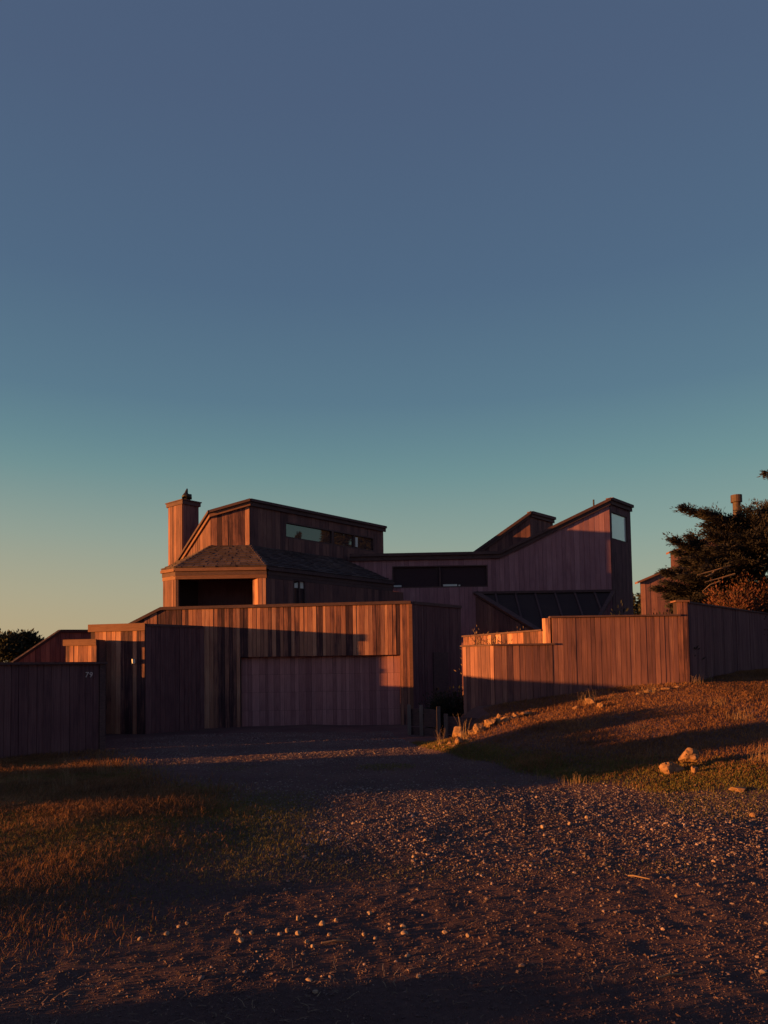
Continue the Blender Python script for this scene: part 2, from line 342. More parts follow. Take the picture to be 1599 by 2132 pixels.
def window(parent, p0, u, s0, s1, z0, z1, panes=1, name='window', depth=.06, fr=.05, gm='glass'):
    mb = MB()
    mb.slab(p0, u, s0, s1, z0, z0 + fr, z0, z0 + fr, -depth - .03, .03); mb.slab(p0, u, s0, s1, z1 - fr, z1, z1 - fr, z1, -depth - .03, .03)
    for k in range(panes + 1):
        c = s0 + (s1 - s0) * k / panes; a = s0 if k == 0 else c - fr / 2; b = a + fr
        if k == panes: a, b = s1 - fr, s1
        mb.slab(p0, u, a, b, z0 + fr, z1 - fr, z0 + fr, z1 - fr, -depth - .03, .028)
    f = mb.build(name, M['trim'], parent)
    for k in range(panes):
        a = s0 + (s1 - s0) * k / panes + fr / 2 + (fr / 2 if k == 0 else 0); b = s0 + (s1 - s0) * (k + 1) / panes - fr / 2 - (fr / 2 if k == panes - 1 else 0)
        g = MB(); g.slab(p0, u, a, b, z0 + fr, z1 - fr, z0 + fr, z1 - fr, -depth, -depth + .012); g.build('pane', M[gm], f)
    return f

# ------------------------------------------------------------------ the house
YG, YT, YB = 22.0, 27.5, 31.15
house = empty('house', (at(700, 1500, 27).x, 27, 0))
tag(house, 'weathered redwood plank house with garage, shingled tower and slanting roofs', 'house')

# --- wing in front of the garage: corner wc, face along A to the left, face along B to the garage
Y1 = 20.52
wc = at(302, 1400, Y1); wc = (wc.x, wc.y)
gx0 = at(255, 1300, YG).x; gp = (gx0, YG)
qx = wc[0] + (YG - Y1) * math.tan(BETA)
def prof_on(p0, u, pts): return [sz(x, y, p0, u) for x, y in pts]
# garage front
gprof = prof_on(gp, A, [(255, 1305), (335, 1264), (855, 1251)]); gend = gprof[-1][0]
d0 = sz(500, 1367, gp, A); d1 = sz(833, 1364, gp, A); dtop = (d0[1] + d1[1]) / 2
gprof[0] = (0, gprof[0][1])
plank_wall(house, 'garage_wall', gp, A, gend, -.15, gprof, [(d0[0], d1[0], -.3, dtop)], w=.115, back=.05)
capline(house, 'parapet_cap', gp, A, gprof, .09, .07, inn=.35)
# garage right side along B
gc = (gp[0] + gend, YG)
gs = sz(958, 1258, gc, B)
gl = gs[0]; gtop = gprof[-1][1]
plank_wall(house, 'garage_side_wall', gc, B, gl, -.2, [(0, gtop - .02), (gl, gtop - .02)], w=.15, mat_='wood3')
capline(house, 'parapet_cap', gc, B, [(.1, gtop - .01), (gl, gtop - .01)], .09, .06, inn=.3)
m = MB(); m.slab(gc, B, 1.0, 1.75, 0, 2.15, 0, 2.15, .03, .06); dd = m.build('side_door', M['trim'], house)
m = MB(); m.slab(gc, B, 1.1, 1.14, 1.0, 1.05, 1.0, 1.05, .06, .12); m.build('handle', M['metal'], dd)
# corner board
m = MB(); m.slab(gp, A, gend - .07, gend + .035, -.15, gtop - .09, -.15, gtop - .09, .001, .036); m.build('corner_board', M['fascia'], house)
# garage roof
ge = add2(gc, B, gl)
m = MB(); m.poly([(gp[0] + gprof[1][0] , YG + .1, gtop - .28), (gc[0] - .1, YG + .1, gtop - .28), (ge[0] - .2, ge[1], gtop - .28), (ge[0], YB, gtop - .28), (gp[0] + gprof[1][0], YB, gtop - .28)], .15)
m.build('garage_roof', M['roof'], house)
m = MB(); m.hexa([(gp[0] - .02, YG + .1, gprof[0][1] - .2), (gp[0] + gprof[1][0] - .01, YG + .1, gprof[1][1] - .2), (gp[0] + gprof[1][0] - .01, YG + 6, gprof[1][1] - .2), (gp[0] - .02, YG + 6, gprof[0][1] - .2),
                  (gp[0] - .02, YG + .1, gprof[0][1] - .03), (gp[0] + gprof[1][0] - .01, YG + .1, gprof[1][1] - .03), (gp[0] + gprof[1][0] - .01, YG + 6, gprof[1][1] - .03), (gp[0] - .02, YG + 6, gprof[0][1] - .03)])
m.build('sloping_roof', M['shingle'], house)
# door recess and door
RD = .16
dz = -.1
m = MB()
m.box(gp[0] + d0[0] - .03, gp[0] + d0[0], YG + .052, YG + RD + .1, dz - .1, dtop)
m.box(gp[0] + d1[0], gp[0] + d1[0] + .03, YG + .052, YG + RD + .1, dz - .1, dtop)
m.box(gp[0] + d0[0] - .03, gp[0] + d1[0] + .03, YG + .052, YG + RD + .1, dtop + .001, dtop + .05)
m.build('door_jamb', M['trim'], house)
dp = (gp[0] + d0[0] + .005, YG + RD); dw = d1[0] - d0[0] - .01
m = MB(); m.slab(dp, A, 0, dw, dz, dtop, dz, dtop, -.06, 0); gdoor = m.build('garage_door', M['backing'], house)
rows = [dz, sz(600, 1479, dp, A)[1], sz(600, 1441, dp, A)[1], sz(600, 1404, dp, A)[1], dtop]
base = np.cumsum(np.r_[0, rng.uniform(.5, 1.5, 30)]); base = base / base[-1] * dw
for k in range(4):
    cut = base.copy(); cut[1:-1] += rng.normal(0, .003, len(cut) - 2)
    for ci, (a, b) in enumerate(zip(cut[:-1], cut[1:])):
        th = .016 + rng.uniform(0, .008); q = MB(); q.slab(dp, A, a + .003, b - .003, rows[k] + .003, rows[k + 1] - .002, rows[k] + .003, rows[k + 1] - .002, .001, th); q.build('board', M['gdoor'], gdoor).pass_index = ci + 1

# --- wing, its front turned a little to the left
WU = (math.cos(R(11)), -math.sin(R(11))); WN = nrm(WU)
wl_ = sz(190, 1300, wc, WU)[0]; wt = sz(302, 1298, wc, WU)[1]
wp = add2(wc, WU, wl_)
plank_wall(house, 'wing_wall', wp, WU, -wl_, -.2, [(0, wt - .03), (-wl_, wt - .03)], w=.13)
m = MB(); m.slab(wp, WU, -.06, -wl_ + .03, wt - .2, wt + .01, wt - .2, wt + .01, .034, .07); m.slab(wp, WU, -.06, -wl_, wt - .05, wt - .005, wt - .05, wt - .005, -.3, .033); m.build('fascia', M['fascia'], house)
wbl = (YG - Y1) / B[1]
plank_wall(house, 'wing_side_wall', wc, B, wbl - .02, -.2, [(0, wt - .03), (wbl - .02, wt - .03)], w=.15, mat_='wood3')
capline(house, 'parapet_cap', wc, B, [(0.03, wt - .008), (wbl - .08, wt - .008)], .07, .05, inn=.25)
m = MB(); m.poly([(wp[0] + .05, wp[1] + .15, wt - .2), (wc[0] - .14, Y1 + .16, wt - .2), (qx - .15, YG + .2, wt - .2), (wp[0] + .05, YG + .2, wt - .2)], .12); m.build('wing_roof', M['roof'], house)
m = MB(); m.box(wp[0] + .05, wp[0] + .17, wp[1] + .13, YG + 5, -.2, wt - .03); m.build('wing_end_wall', M['trim'], house)
# lamp on the wing wall
lp = onwall(281, 1376, wp, WU); lc = (lp.x, lp.y - .04, lp.z)
m = MB(); m.tube([(lc[0], lc[1] + .02, lc[2] - .05), (lc[0], lc[1] - .08, lc[2] - .05)], [.03, .03]); m.tube([(lc[0], lc[1] - .09, lc[2] - .07), (lc[0], lc[1] - .09, lc[2] + .05)], [.04, .05]); m.build('wall_lamp', M['white'], house)
# --- step box
so_ = add2(wc, WN, .5)
sp = onwall(138, 1340, so_, WU); sbr = onwall(202, 1340, so_, WU); sbt = onwall(170, 1332, so_, WU).z; sp = (sp.x, sp.y); slen = math.hypot(sbr.x - sp[0], sbr.y - sp[1]); YSB = sp[1]
plank_wall(house, 'entry_wall', sp, WU, slen, -.2, [(0, sbt - .02), (slen, sbt - .02)], w=.13)
m = MB(); m.slab(sp, WU, -.06, slen + .01, sbt - .16, sbt + .01, sbt - .16, sbt + .01, .034, .07); m.slab(sp, WU, -.05, slen, sbt - .05, sbt - .004, sbt - .05, sbt - .004, -.4, .033); m.build('fascia', M['fascia'], house)
m = MB(); m.slab(sp, WU, slen - .1, slen - .002, -.2, sbt - .052, -.2, sbt - .052, -.46, -.121); m.slab(sp, WU, 0.002, .1, -.2, sbt - .052, -.2, sbt - .052, -2.2, -.121); m.build('entry_side_wall', M['trim'], house)
# --- dark sloping roof end at the far left, on a wall along B
kb = at(205, 1311, 24.6); kp0 = (kb.x, kb.y)
k1 = sz(125, 1311, kp0, B); k2 = sz(25, 1378, kp0, B); kz = kb.z
kp = add2(kp0, B, k2[0])
kpr = [(0, k2[1]), (k1[0] - k2[0], k1[1]), (-k2[0], kz)]
plank_wall(house, 'gallery_wall', kp, B, -k2[0], -.2, kpr, w=.17, mat_='trim', join=True)
capline(house, 'roof_edge', kp, B, kpr, .1, .07, 'backing', inn=.12)

# --- upper tower: corners tl (C/A), tr (A/B)
tr = at(520, 1135, YT); tl = at(440, 1136, YT); ztop = at(520, 1046, YT).z; zbase = (tr.z + tl.z) / 2
tr2, tl2 = (tr.x, YT), (tl.x, YT); taw = tr.x - tl.x
zl = at(440, 1070, YT).z
tpr = [(0, zl), (taw, ztop)]
plank_wall(house, 'tower_front_wall', tl2, A, taw, zbase - .5, tpr, w=.2)
cs = sz(372, 1176, tl2, C); tcl = -cs[0]; tc0 = add2(tl2, C, -tcl)
plank_wall(house, 'tower_angled_wall', tc0, C, tcl, zbase - 2.4, [(0, cs[1]), (tcl, zl)], w=.16, mat_='wood4')
bs = sz(797, 1100, tr2, B); tbl = bs[0]
w0 = sz(593, 1103, tr2, B)[0]; w1 = sz(778, 1120, tr2, B)[0]
wz1 = sz(593, 1086, tr2, B)[1]; wz0 = sz(593, 1119, tr2, B)[1]
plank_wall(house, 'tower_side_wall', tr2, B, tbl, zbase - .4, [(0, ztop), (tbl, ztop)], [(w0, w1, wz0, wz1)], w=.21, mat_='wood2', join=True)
wmid = sz(692, 1103, tr2, B)[0]
window(house, tr2, B, w0, wmid, wz0, wz1, 1, gm='glass2'); window(house, tr2, B, wmid + .012, w1, wz0, wz1, 2, gm='glass2')
m = MB(); a = sz(741, 1118, tr2, B)[0]; m.slab(tr2, B, a, a + .14, wz0 + .1, wz1 - .1, wz0 + .1, wz1 - .1, -.04, -.03); m.build('curtain', M['white'], house)
# caps: two boards, the upper one further out
for (p, u, pr, nm) in ((tl2, A, [(-.03, zl), (taw + .05, ztop)], 'roof_edge'), (tr2, B, [(-.04, ztop), (tbl + .1, ztop)], 'roof_edge'), (tc0, C, [(-.1, cs[1] - .1), (tcl + .03, zl)], 'roof_edge')):
    capline(house, nm, p, u, [(a, b + .12) for a, b in pr], .1, .17, 'trim', inn=.15)
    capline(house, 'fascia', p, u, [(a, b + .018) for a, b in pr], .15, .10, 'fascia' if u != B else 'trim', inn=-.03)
tend = add2(tr2, B, tbl); tback = add2(tend, A, -2.5)
ch_back = add2(tc0, B, 1.5)
roofpts = [(tl2[0], tl2[1] + .02, zl + .1), (tr2[0], tr2[1] + .02, ztop + .1), (tend[0], tend[1], ztop + .1), (tc0[0], tc0[1], cs[1] + .02)]
m = MB()
b0 = len(m.v); m.v += [Vector(p) for p in roofpts] + [Vector((p[0], p[1], zbase - 1)) for p in roofpts]
m.f += [[0, 1, 2], [0, 2, 3], [2, 6, 7, 3]]
m.build('tower_roof', M['roof'], house)
m = MB(); m.slab(add2(tend, B, 0), (-A[0], 0), 0, 2.5, zbase - 2, ztop - .01, zbase - 2, ztop - 1.2, .0, .12); m.build('tower_back_wall', M['backing'], house)

# --- porch under the shingled skirt roof
er = onwall(553, 1181, (0, 25.5), A); D = YT - 25.5
YP = YT - D
E = (tr2[0] + D * math.tan((math.pi / 2 - BETA) / 2), YP); L = (tl2[0] - D * math.tan(BETA / 2), YP)
ze = at(460, 1181, YP).z; zr = zbase
# left corner of the C eave and the end of the B eave
LBL = .8
LB = add2(L, C, -LBL); bl = sz(817, 1206, E, B)[0]; bl2 = (YB - E[1]) / B[1]; EB = add2(E, B, bl)
nC = nrm(C); TLB = (LB[0] - nC[0] * D, LB[1] - nC[1] * D); TRB = add2(tr2, B, (YB - tr2[1]) / B[1])
def shingle_face(e0, e1, r0, r1, rows, wid, parent, name='shingles'):
    e0, e1, r0, r1 = map(Vector, (e0, e1, r0, r1)); n = (e1 - e0).cross(r0 - e0).normalized()
    if n.z < 0: n = -n
    mb = MB()
    for k in range(rows):
        v0 = k / rows; v1 = (k + 1.25) / rows
        a0, b0_ = e0.lerp(r0, v0), e1.lerp(r1, v0); a1, b1 = e0.lerp(r0, min(v1, 1)), e1.lerp(r1, min(v1, 1))
        Ln = (b0_ - a0).length; c = max(1, int(Ln / wid)); cut = np.sort(np.r_[0, 1, (np.arange(1, c) + rng.uniform(-.3, .3, c - 1)) / c])
        for s, t in zip(cut[:-1], cut[1:]):
            g = .006 / Ln; s += g; t -= g; th = .032 + rng.uniform(0, .022); lo = rng.uniform(-.012, .012)
            sl = (a1 - a0).normalized()
            p = [a0.lerp(b0_, s) + sl * lo, a0.lerp(b0_, t) + sl * lo, a1.lerp(b1, t), a1.lerp(b1, s)]
            mb.hexa([p[0] + n * .001, p[1] + n * .001, p[2] - n * .004, p[3] - n * .004, p[0] + n * th, p[1] + n * th, p[2] + n * .006, p[3] + n * .006])
    o = mb.build(name, M['shingle'], parent); o['kind'] = 'stuff'; return o
ov = .10
Eo = (E[0] + ov * .45, E[1] - ov); Lo = (L[0] - ov * .37, L[1] - ov)
LBo = add2(Lo, C, -LBL - .03); EBo = add2(Eo, B, bl - .05)
base_roof = MB()
zz = ze - .01
for q in ([(*Lo, zz), (*Eo, zz), (*tr2, zr), (*tl2, zr)], [(*Eo, zz), (*EBo, zz), (*TRB, zr), (*tr2, zr)], [(*LBo, zz), (*Lo, zz), (*tl2, zr), (*TLB, zr)]):
    base_roof.poly(q, .08)
skirt = base_roof.build('skirt_roof', M['roof'], house)
shingle_face((*Lo, ze), (*Eo, ze), (*tl2, zr), (*tr2, zr), 11, .2, skirt)
shingle_face((*Eo, ze), (*EBo, ze), (*tr2, zr), (*TRB, zr), 13, .22, skirt)
shingle_face((*LBo, ze), (*Lo, ze), (*TLB, zr), (*tl2, zr), 13, .2, skirt)
m = MB(); m.beam((*tr2, zr + .012), (*Eo, ze + .012), .1, .03); m.beam((*tl2, zr + .012), (*Lo, ze + .012), .1, .03); m.build('hip_cap', M['shingle'], skirt)
pw = E[0] - L[0]
def eave(p, u, a, b, mat_):
    mb = MB(); mb.slab(p, u, a, b, ze - .13, ze - .025, ze - .13, ze - .025, -.02, ov + .012); mb.build('fascia', M[mat_], house)
    mb = MB(); mb.slab(p, u, a, b, ze - .27, ze - .131, ze - .27, ze - .131, -.06, ov * .45); mb.build('eave_board', M['trim'], house)
    mb = MB(); mb.slab(p, u, a, b, ze - .40, ze - .271, ze - .40, ze - .271, -.06, .03); mb.build('lintel', M[mat_], house)
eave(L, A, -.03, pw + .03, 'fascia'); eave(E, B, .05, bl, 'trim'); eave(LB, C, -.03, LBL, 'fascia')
pz0 = gtop - .4
plank_wall(house, 'porch_angled_wall', LB, C, LBL, pz0, [(0, ze - .405), (LBL, ze - .405)], w=.14, mat_='wood4')
m = MB(); m.slab(add2(LB, B, 2.6), (-B[0], -B[1]), 0, 2.6, pz0, ze, pz0, ze, -.1, 0); m.build('porch_end_wall', M['backing'], house)
m = MB(); m.slab(L, A, 0, .07, pz0, ze - .405, pz0, ze - .405, -.14, .02); m.build('porch_post', M['trim'], house)
# right pillar with a deep jamb catching the sun
pil = at(539, 1230, YP).x - L[0]
pilp = (L[0] + pil, YP)
plank_wall(house, 'porch_pillar', pilp, A, pw - pil, pz0, [(0, ze - .405), (pw - pil, ze - .405)], w=.1)
jb = plank_wall(house, 'porch_jamb', add2((pilp[0], YP + .01), C, -.3), C, .3, pz0, [(0, ze - .405), (.3, ze - .405)], w=.075, back=.05)
m = MB(); m.box(L[0] - .6, pilp[0] + .2, YP + 1.5, YP + 1.6, pz0, ze + .3); m.build('porch_back_wall', M['wood3'], house)
m = MB(); m.box(L[0] - .1, pilp[0] + .1, YP + .02, YP + 1.5, ze - .30, ze - .27); m.build('porch_ceiling', M['wood3'], house)
pb = sz(610, 1253, E, B); pb1 = sz(636, 1253, E, B); pbt = sz(622, 1207, E, B)[1]
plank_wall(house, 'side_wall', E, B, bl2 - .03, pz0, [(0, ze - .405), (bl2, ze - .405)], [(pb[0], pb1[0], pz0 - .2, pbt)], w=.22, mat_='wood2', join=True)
wf = window(house, E, B, pb[0], pb1[0], pz0, pbt, 2)
m = MB(); q0 = sz(610, 1223, E, B); q1 = sz(634, 1209, E, B)
m.slab(E, B, pb[0] + .06, pb1[0] - .06, q0[1], q0[1] + .14, q0[1], q1[1], -.044, -.036); m.build('blind', M['white'], wf)

# --- chimney
cc = at(380, 1050, 29.3); cc2 = (cc.x, 29.3); cl = -sz(351, 1060, cc2, C)[0]; cb = sz(413, 1060, cc2, B)[0]; ct = at(380, 1049, 29.3).z
cz0 = ze - .3
cq = add2(cc2, C, -cl)
chim = plank_wall(house, 'chimney_front', cq, C, cl, cz0, [(0, ct), (cl, ct)], w=.14, mat_='wood4')
plank_wall(house, 'chimney_side', cc2, B, cb, cz0, [(0, ct), (cb, ct)], w=.2, mat_='wood2')
r0, r1_, r2_, r3_ = cq, cc2, add2(cc2, B, cb), add2(cq, B, cb)
m = MB(); m.hexa([(*add2(r3_, B, -.1), cz0), (*add2(r2_, B, -.1), cz0), (*r2_, cz0), (*r3_, cz0), (*add2(r3_, B, -.1), ct), (*add2(r2_, B, -.1), ct), (*r2_, ct), (*r3_, ct)]); m.build('chimney_back', M['backing'], house)
def ring(p, o): # expand rectangle
    c = Vector((0, 0)); 
    for q in p: c += Vector(q)
    c /= 4; return [Vector(q) + (Vector(q) - c).normalized() * o for q in p]
rr = [r0, r1_, r2_, r3_]
m = MB()
for o_, z0, z1 in ((.10, ct - .01, ct + .14), (.15, ct + .141, ct + .18)):
    e = ring(rr, o_); m.hexa([(q.x, q.y, z0) for q in e] + [(q.x, q.y, z1) for q in e])
m.build('chimney_cap', M['trim'], house)
fc = at(386, 1036, 29.6); H = at(386, 1010, 29.6).z - (ct + .18); zb_ = ct + .18
m = MB()
def lathe(mb, c, prof, k=16):
    mb.tube([(c[0] + dx, c[1], z) for z, r, dx in prof], [r for z, r, dx in prof], k)
x_, y_ = fc.x, 29.75
lathe(m, (x_, y_), [(zb_, .15, 0), (zb_ + .05 , .15, 0), (zb_ + .06, .165, 0), (zb_ + .09, .165, 0)])
fin = m.build('chimney_flue', M['rust'], house, smooth=False)
m = MB(); lathe(m, (x_, y_), [(zb_ + .091, .11, 0), (zb_ + .15, .12, .0), (zb_ + .17, .20, .03), (zb_ + .21, .215, .02), (zb_ + .27, .17, -.02), (zb_ + .32, .10, -.01), (zb_ + .38, .065, .0), (zb_ + .46, .05, .015), (zb_ + .52, .03, .03), (zb_ + .56, .006, .035)])
m.build('cowl', M['metal'], fin, smooth=True)

# --- long block with the window and the rising right-hand tower, one wall along A
bx0 = at(728, 1155, YB); bp = (bx0.x, YB)
bpr = prof_on(bp, A, [(728, 1163), (1040, 1157), (1268, 1046)]); bpr[0] = (0, bpr[0][1]); bend = bpr[-1][0]
h0 = sz(817, 1225, bp, A); h1 = sz(1015, 1176, bp, A)
plank_wall(house, 'long_wall', bp, A, bend, .2, bpr, [(h0[0], h1[0], h0[1], h1[1])], w=.205, mat_='door', tilt=1.6)
bw = window(house, bp, A, h0[0], h1[0], h0[1], h1[1], 2, depth=.08)
for (a, b, y0, y1) in ((819, 836, 1224, 1218), (923, 952, 1222, 1216), (955, 958.5, 1222, 1217)):
    q0 = sz(a, y0, bp, A); q1 = sz(b, y1, bp, A); m = MB(); m.slab(bp, A, q0[0], q1[0], q0[1], q1[1], q0[1], q1[1], -.066, -.058); m.build('blind', M['white'], bw)  # pale panels standing in for sky seen through the opposite windows
up = [(a, b + .17) for a, b in bpr]; up[-1] = (bend + .03, up[-1][1] + .01)
capline(house, 'roof_edge', bp, A, up, .12, .18, 'trim', inn=.2)
capline(house, 'fascia', bp, A, [(a, b - .122) for a, b in up], .17, .11, 'trim', inn=-.03)
# right-hand tower, side along B
rc = (bp[0] + bend, YB); rz = bpr[-1][1]
rs = sz(1311, 1060, rc, B); rl = rs[0]
pz1 = sz(1271, 1062, rc, B)[1] - .04; pzb = sz(1273, 1122, rc, B)[1]; ps0 = sz(1272, 1100, rc, B)[0] ; ps1 = sz(1305, 1100, rc, B)[0]
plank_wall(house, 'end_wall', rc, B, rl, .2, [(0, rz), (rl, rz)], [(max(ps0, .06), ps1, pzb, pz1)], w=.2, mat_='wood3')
ew = window(house, rc, B, max(ps0, .06), ps1, pzb, pz1, 1, fr=.04)
m = MB(); m.slab(rc, B, max(ps0, .06) + .04, ps1 - .04, pzb + .04, pz1 - .04, pzb + .04, pz1 - .04, -.047, -.035); m.build('blind', M['blindglass'], ew)
capline(house, 'roof_edge', rc, B, [(.02, rz + .20), (rl + .08, rz + .21)], .12, .17, 'trim', inn=.15)
capline(house, 'fascia', rc, B, [(0, rz + .088), (rl + .05, rz + .088)], .17, .10, 'trim', inn=-.03)
re_ = add2(rc, B, rl); off = (re_[0] - rc[0], re_[1] - rc[1])
m = MB()
rp = [(bp[0] + a, b + .05) for a, b in bpr]
for (xa, za), (xb, zb) in zip(rp[:-1], rp[1:]):
    m.hexa([(xa, YB + .1, za - .15), (xb, YB + .1, zb - .15), (xb + off[0], YB + off[1], zb - .15), (xa + off[0], YB + off[1], za - .15),
            (xa, YB + .1, za), (xb, YB + .1, zb), (xb + off[0], YB + off[1], zb), (xa + off[0], YB + off[1], za)])
m.build('long_roof', M['shingle'], house)
m = MB(); m.slab((rp[0][0] + off[0], YB + off[1]), A, 0, bend, .2, rp[0][1] - .2, .2, rp[0][1] - .2, -.1, 0); m.slab((rp[1][0] + off[0], YB + off[1]), A, 0, rp[2][0] - rp[1][0], rp[0][1] - .19, rp[1][1] - .16, rp[0][1] - .19, rp[2][1] - .16, -.1, 0); m.build('rear_wall', M['backing'], house)
vp = at(1236, 1046, YB + .3); m = MB(); m.tube([(vp.x, vp.y, vp.z - .25), (vp.x, vp.y, vp.z + .12)], [.035, .035]); m.build('roof_vent', M['metal'], house)
# --- second small roof tower behind
YS = 34.6
s0p = at(985, 1158, YS); sp_ = (s0p.x, YS)
spr = prof_on(sp_, A, [(985, 1158), (1103, 1074)]); spr[0] = (0, spr[0][1]); sw = spr[-1][0]
plank_wall(house, 'rear_tower_wall', sp_, A, sw, s0p.z - 1.2, spr, w=.2, join=True)
src = (sp_[0] + sw, YS); sl_ = sz(1150, 1080, src, B)[0]; szz = spr[-1][1]
plank_wall(house, 'rear_tower_side', src, B, sl_, s0p.z - 1, [(0, szz), (sl_, szz)], w=.22, mat_='wood2', join=True)
capline(house, 'roof_edge', sp_, A, [(a, b + .2) for a, b in spr[:-1]] + [(sw + .03, szz + .21)], .14, .18, 'trim', inn=.15)
capline(house, 'fascia', sp_, A, [(a, b + .056) for a, b in spr], .14, .11, 'trim', inn=-.03)
capline(house, 'roof_edge', src, B, [(.02, szz + .21), (sl_ + .08, szz + .24)], .13, .17, 'trim', inn=.15)
capline(house, 'fascia', src, B, [(0, szz + .108), (sl_ + .04, szz + .108)], .16, .1, 'trim', inn=-.03)
o2 = (B[0] * sl_, B[1] * sl_); m = MB()
m.hexa([(sp_[0], YS + .1, spr[0][1] - .1), (src[0], YS + .1, szz - .1), (src[0] + o2[0], YS + o2[1], szz - .1), (sp_[0] + o2[0], YS + o2[1], spr[0][1] - .1),
        (sp_[0], YS + .1, spr[0][1] + .05), (src[0], YS + .1, szz + .05), (src[0] + o2[0], YS + o2[1], szz + .05), (sp_[0] + o2[0], YS + o2[1], spr[0][1] + .05)])
m.build('rear_tower_roof', M['shingle'], house)

# --- sloping glazed bay under the right-hand tower
g0 = at(990, 1236, YB); g1 = at(1277, 1231, YB); gzt = (g0.z + g1.z) / 2
dep = 2.1; drp = 1.9
gtl = Vector((g0.x, YB - .02, gzt)); gtr = Vector((g1.x, YB - .02, gzt))
gbl = Vector((g0.x + dep * math.tan(R(49)), YB - dep, gzt - drp)); gbr = Vector((g1.x - dep * math.tan(BETA) * .9, YB - dep, gzt - drp))
m = MB(); m.v = [gtl, gtr, gbr, gbl]; m.v += [v - Vector((0, -.05, .05)) for v in m.v]
m.f = [[0, 3, 2, 1], [4, 5, 6, 7], [0, 1, 5, 4], [1, 2, 6, 5], [2, 3, 7, 6], [3, 0, 4, 7]]
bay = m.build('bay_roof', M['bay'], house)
for k in range(8):
    f = k / 7.0; a = gtl.lerp(gtr, f); b = Vector((a.x, YB - dep, gzt - drp))
    # clip to the trapezoid
    t = 1.0
    if b.x < gbl.x: t = min(t, (a.x - gtl.x) / (gbl.x - gtl.x))
    if b.x > gbr.x: t = min(t, (gtr.x - a.x) / (gtr.x - gbr.x))
    if t < .05: continue
    b = a.lerp(b, t); m = MB(); m.beam(a + Vector((0, -.02, .02)), b + Vector((0, -.02, .02)), .07, .06, up=(0, -1, 1)); m.build('batten', M['trim'], bay)
for a, b, w_ in ((gtl, gbl, .2), (gtr, gbr, .14)):
    m = MB(); m.beam(a + Vector((0, -.03, .03)), b + Vector((0, -.03, .03)), w_, .12, up=(0, -1, 1)); m.build('edge_rafter', M['trim'], bay)
m = MB(); m.beam(gtl + Vector((-.1, -.05, .02)), gtr + Vector((.05, -.05, .02)), .16, .1); m.build('flashing', M['trim'], bay)
# end wall below the left rafter, facing the left
cdir = (gbl.x - gtl.x, gbl.y - gtl.y); ln = math.hypot(*cdir); cdir = (cdir[0] / ln, cdir[1] / ln)
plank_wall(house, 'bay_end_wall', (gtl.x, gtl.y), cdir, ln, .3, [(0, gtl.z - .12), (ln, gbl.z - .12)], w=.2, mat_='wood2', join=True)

cl_o = CLAD.build('fine_cladding', M['wood2j'], house); cl_o['kind'] = 'stuff'

# ------------------------------------------------------------------ fences
# number fence: along B, its far corner towards the drive
nf = at(217, 1400, 16.2); nc = (nf.x, 16.2); ntz = at(217, 1378, 16.2).z
NL = 3.9; n0_ = add2(nc, B, -NL)
nfence = empty('plank_fence', (*n0_, gz(*n0_)))
tag(nfence, 'dark plank fence bearing the house number 79 beside the drive', 'fence')
zf = min(gz(*n0_), gz(*nc)) - .15
nw = plank_wall(nfence, 'fence_wall', n0_, B, NL - .13, zf, [(0, ntz - .05), (NL - .13, ntz - .05)], w=.16, mat_='wood3')
capline(nfence, 'cap_board', n0_, B, [(-.03, ntz), (NL + .03, ntz)], .049, .09, inn=.16)
m = MB(); m.slab(n0_, B, NL - .128, NL, zf, ntz - .05, zf, ntz - .05, -.12, .05); m.build('post', M['trim'], nfence)
# return towards the entry, a low hidden screen added to shade the drive
rt = (sp[0] + slen - .5, YSB - .05); rd = Vector((rt[0] - nc[0], rt[1] - nc[1])); rln = rd.length - .25; rd = rd.normalized()
ret_u = (-rd.x, -rd.y)     # faces the house side
mret = plank_wall(nfence, 'return_wall', add2(nc, (rd.x, rd.y), .2), (rd.x, rd.y), rln, zf, [(0, ntz - .38), (rln, ntz - .30)], w=.19, mat_='wood2')
# numerals
def digit(ch, px):
    cu = bpy.data.curves.new('numeral', 'FONT'); cu.body = ch; cu.size = .155; cu.extrude = .006; cu.shear = .12; cu.offset = .002
    tmp = bpy.data.objects.new('tmp', cu); COL.objects.link(tmp); dg = bpy.context.evaluated_depsgraph_get(); dg.update()
    me = bpy.data.meshes.new_from_object(tmp.evaluated_get(dg)); bpy.data.objects.remove(tmp); me.materials.clear(); me.materials.append(M['digit'])
    o = bpy.data.objects.new('numeral', me); q = onwall(px, 1410, n0_, B); n = nrm(B)
    link(o, nw, (q.x + n[0] * .045, q.y + n[1] * .045, q.z)); o.rotation_euler = (math.pi / 2, 0, math.pi / 2 - BETA); o['label'] = 'pale house numeral ' + ch
digit('7', 174.5); digit('9', 183)

# right-hand stepped fence
YF = 17.6
f1 = at(1030, 1400, YF); f1 = (f1.x, YF); fl = -sz(965, 1400, f1, C)[0]; f0 = add2(f1, C, -fl)
lz = at(1090, 1340, YF).z
rf = empty('stepped_fence', (f1[0], f1[1], gz(*f1)))
tag(rf, 'sunlit stepped redwood fence rising along the grassy slope', 'fence')
bz = .1
plank_wall(rf, 'angled_panel', f0, C, fl, bz, [(0, lz - .04), (fl, lz - .04)], w=.11, mat_='wood2')
lw = sz(1150, 1350, f1, A)[0]
plank_wall(rf, 'low_panel', f1, A, lw, bz, [(0, lz - .04), (lw, lz - .04)], w=.15, mat_='wood2', tilt=2)
capline(rf, 'cap_board', f1, A, [(-.03, lz), (lw + .06, lz)], .039, .075, inn=.15); capline(rf, 'cap_board', f0, C, [(-.04, lz - .003), (fl - .02, lz - .003)], .036, .07, inn=.12)
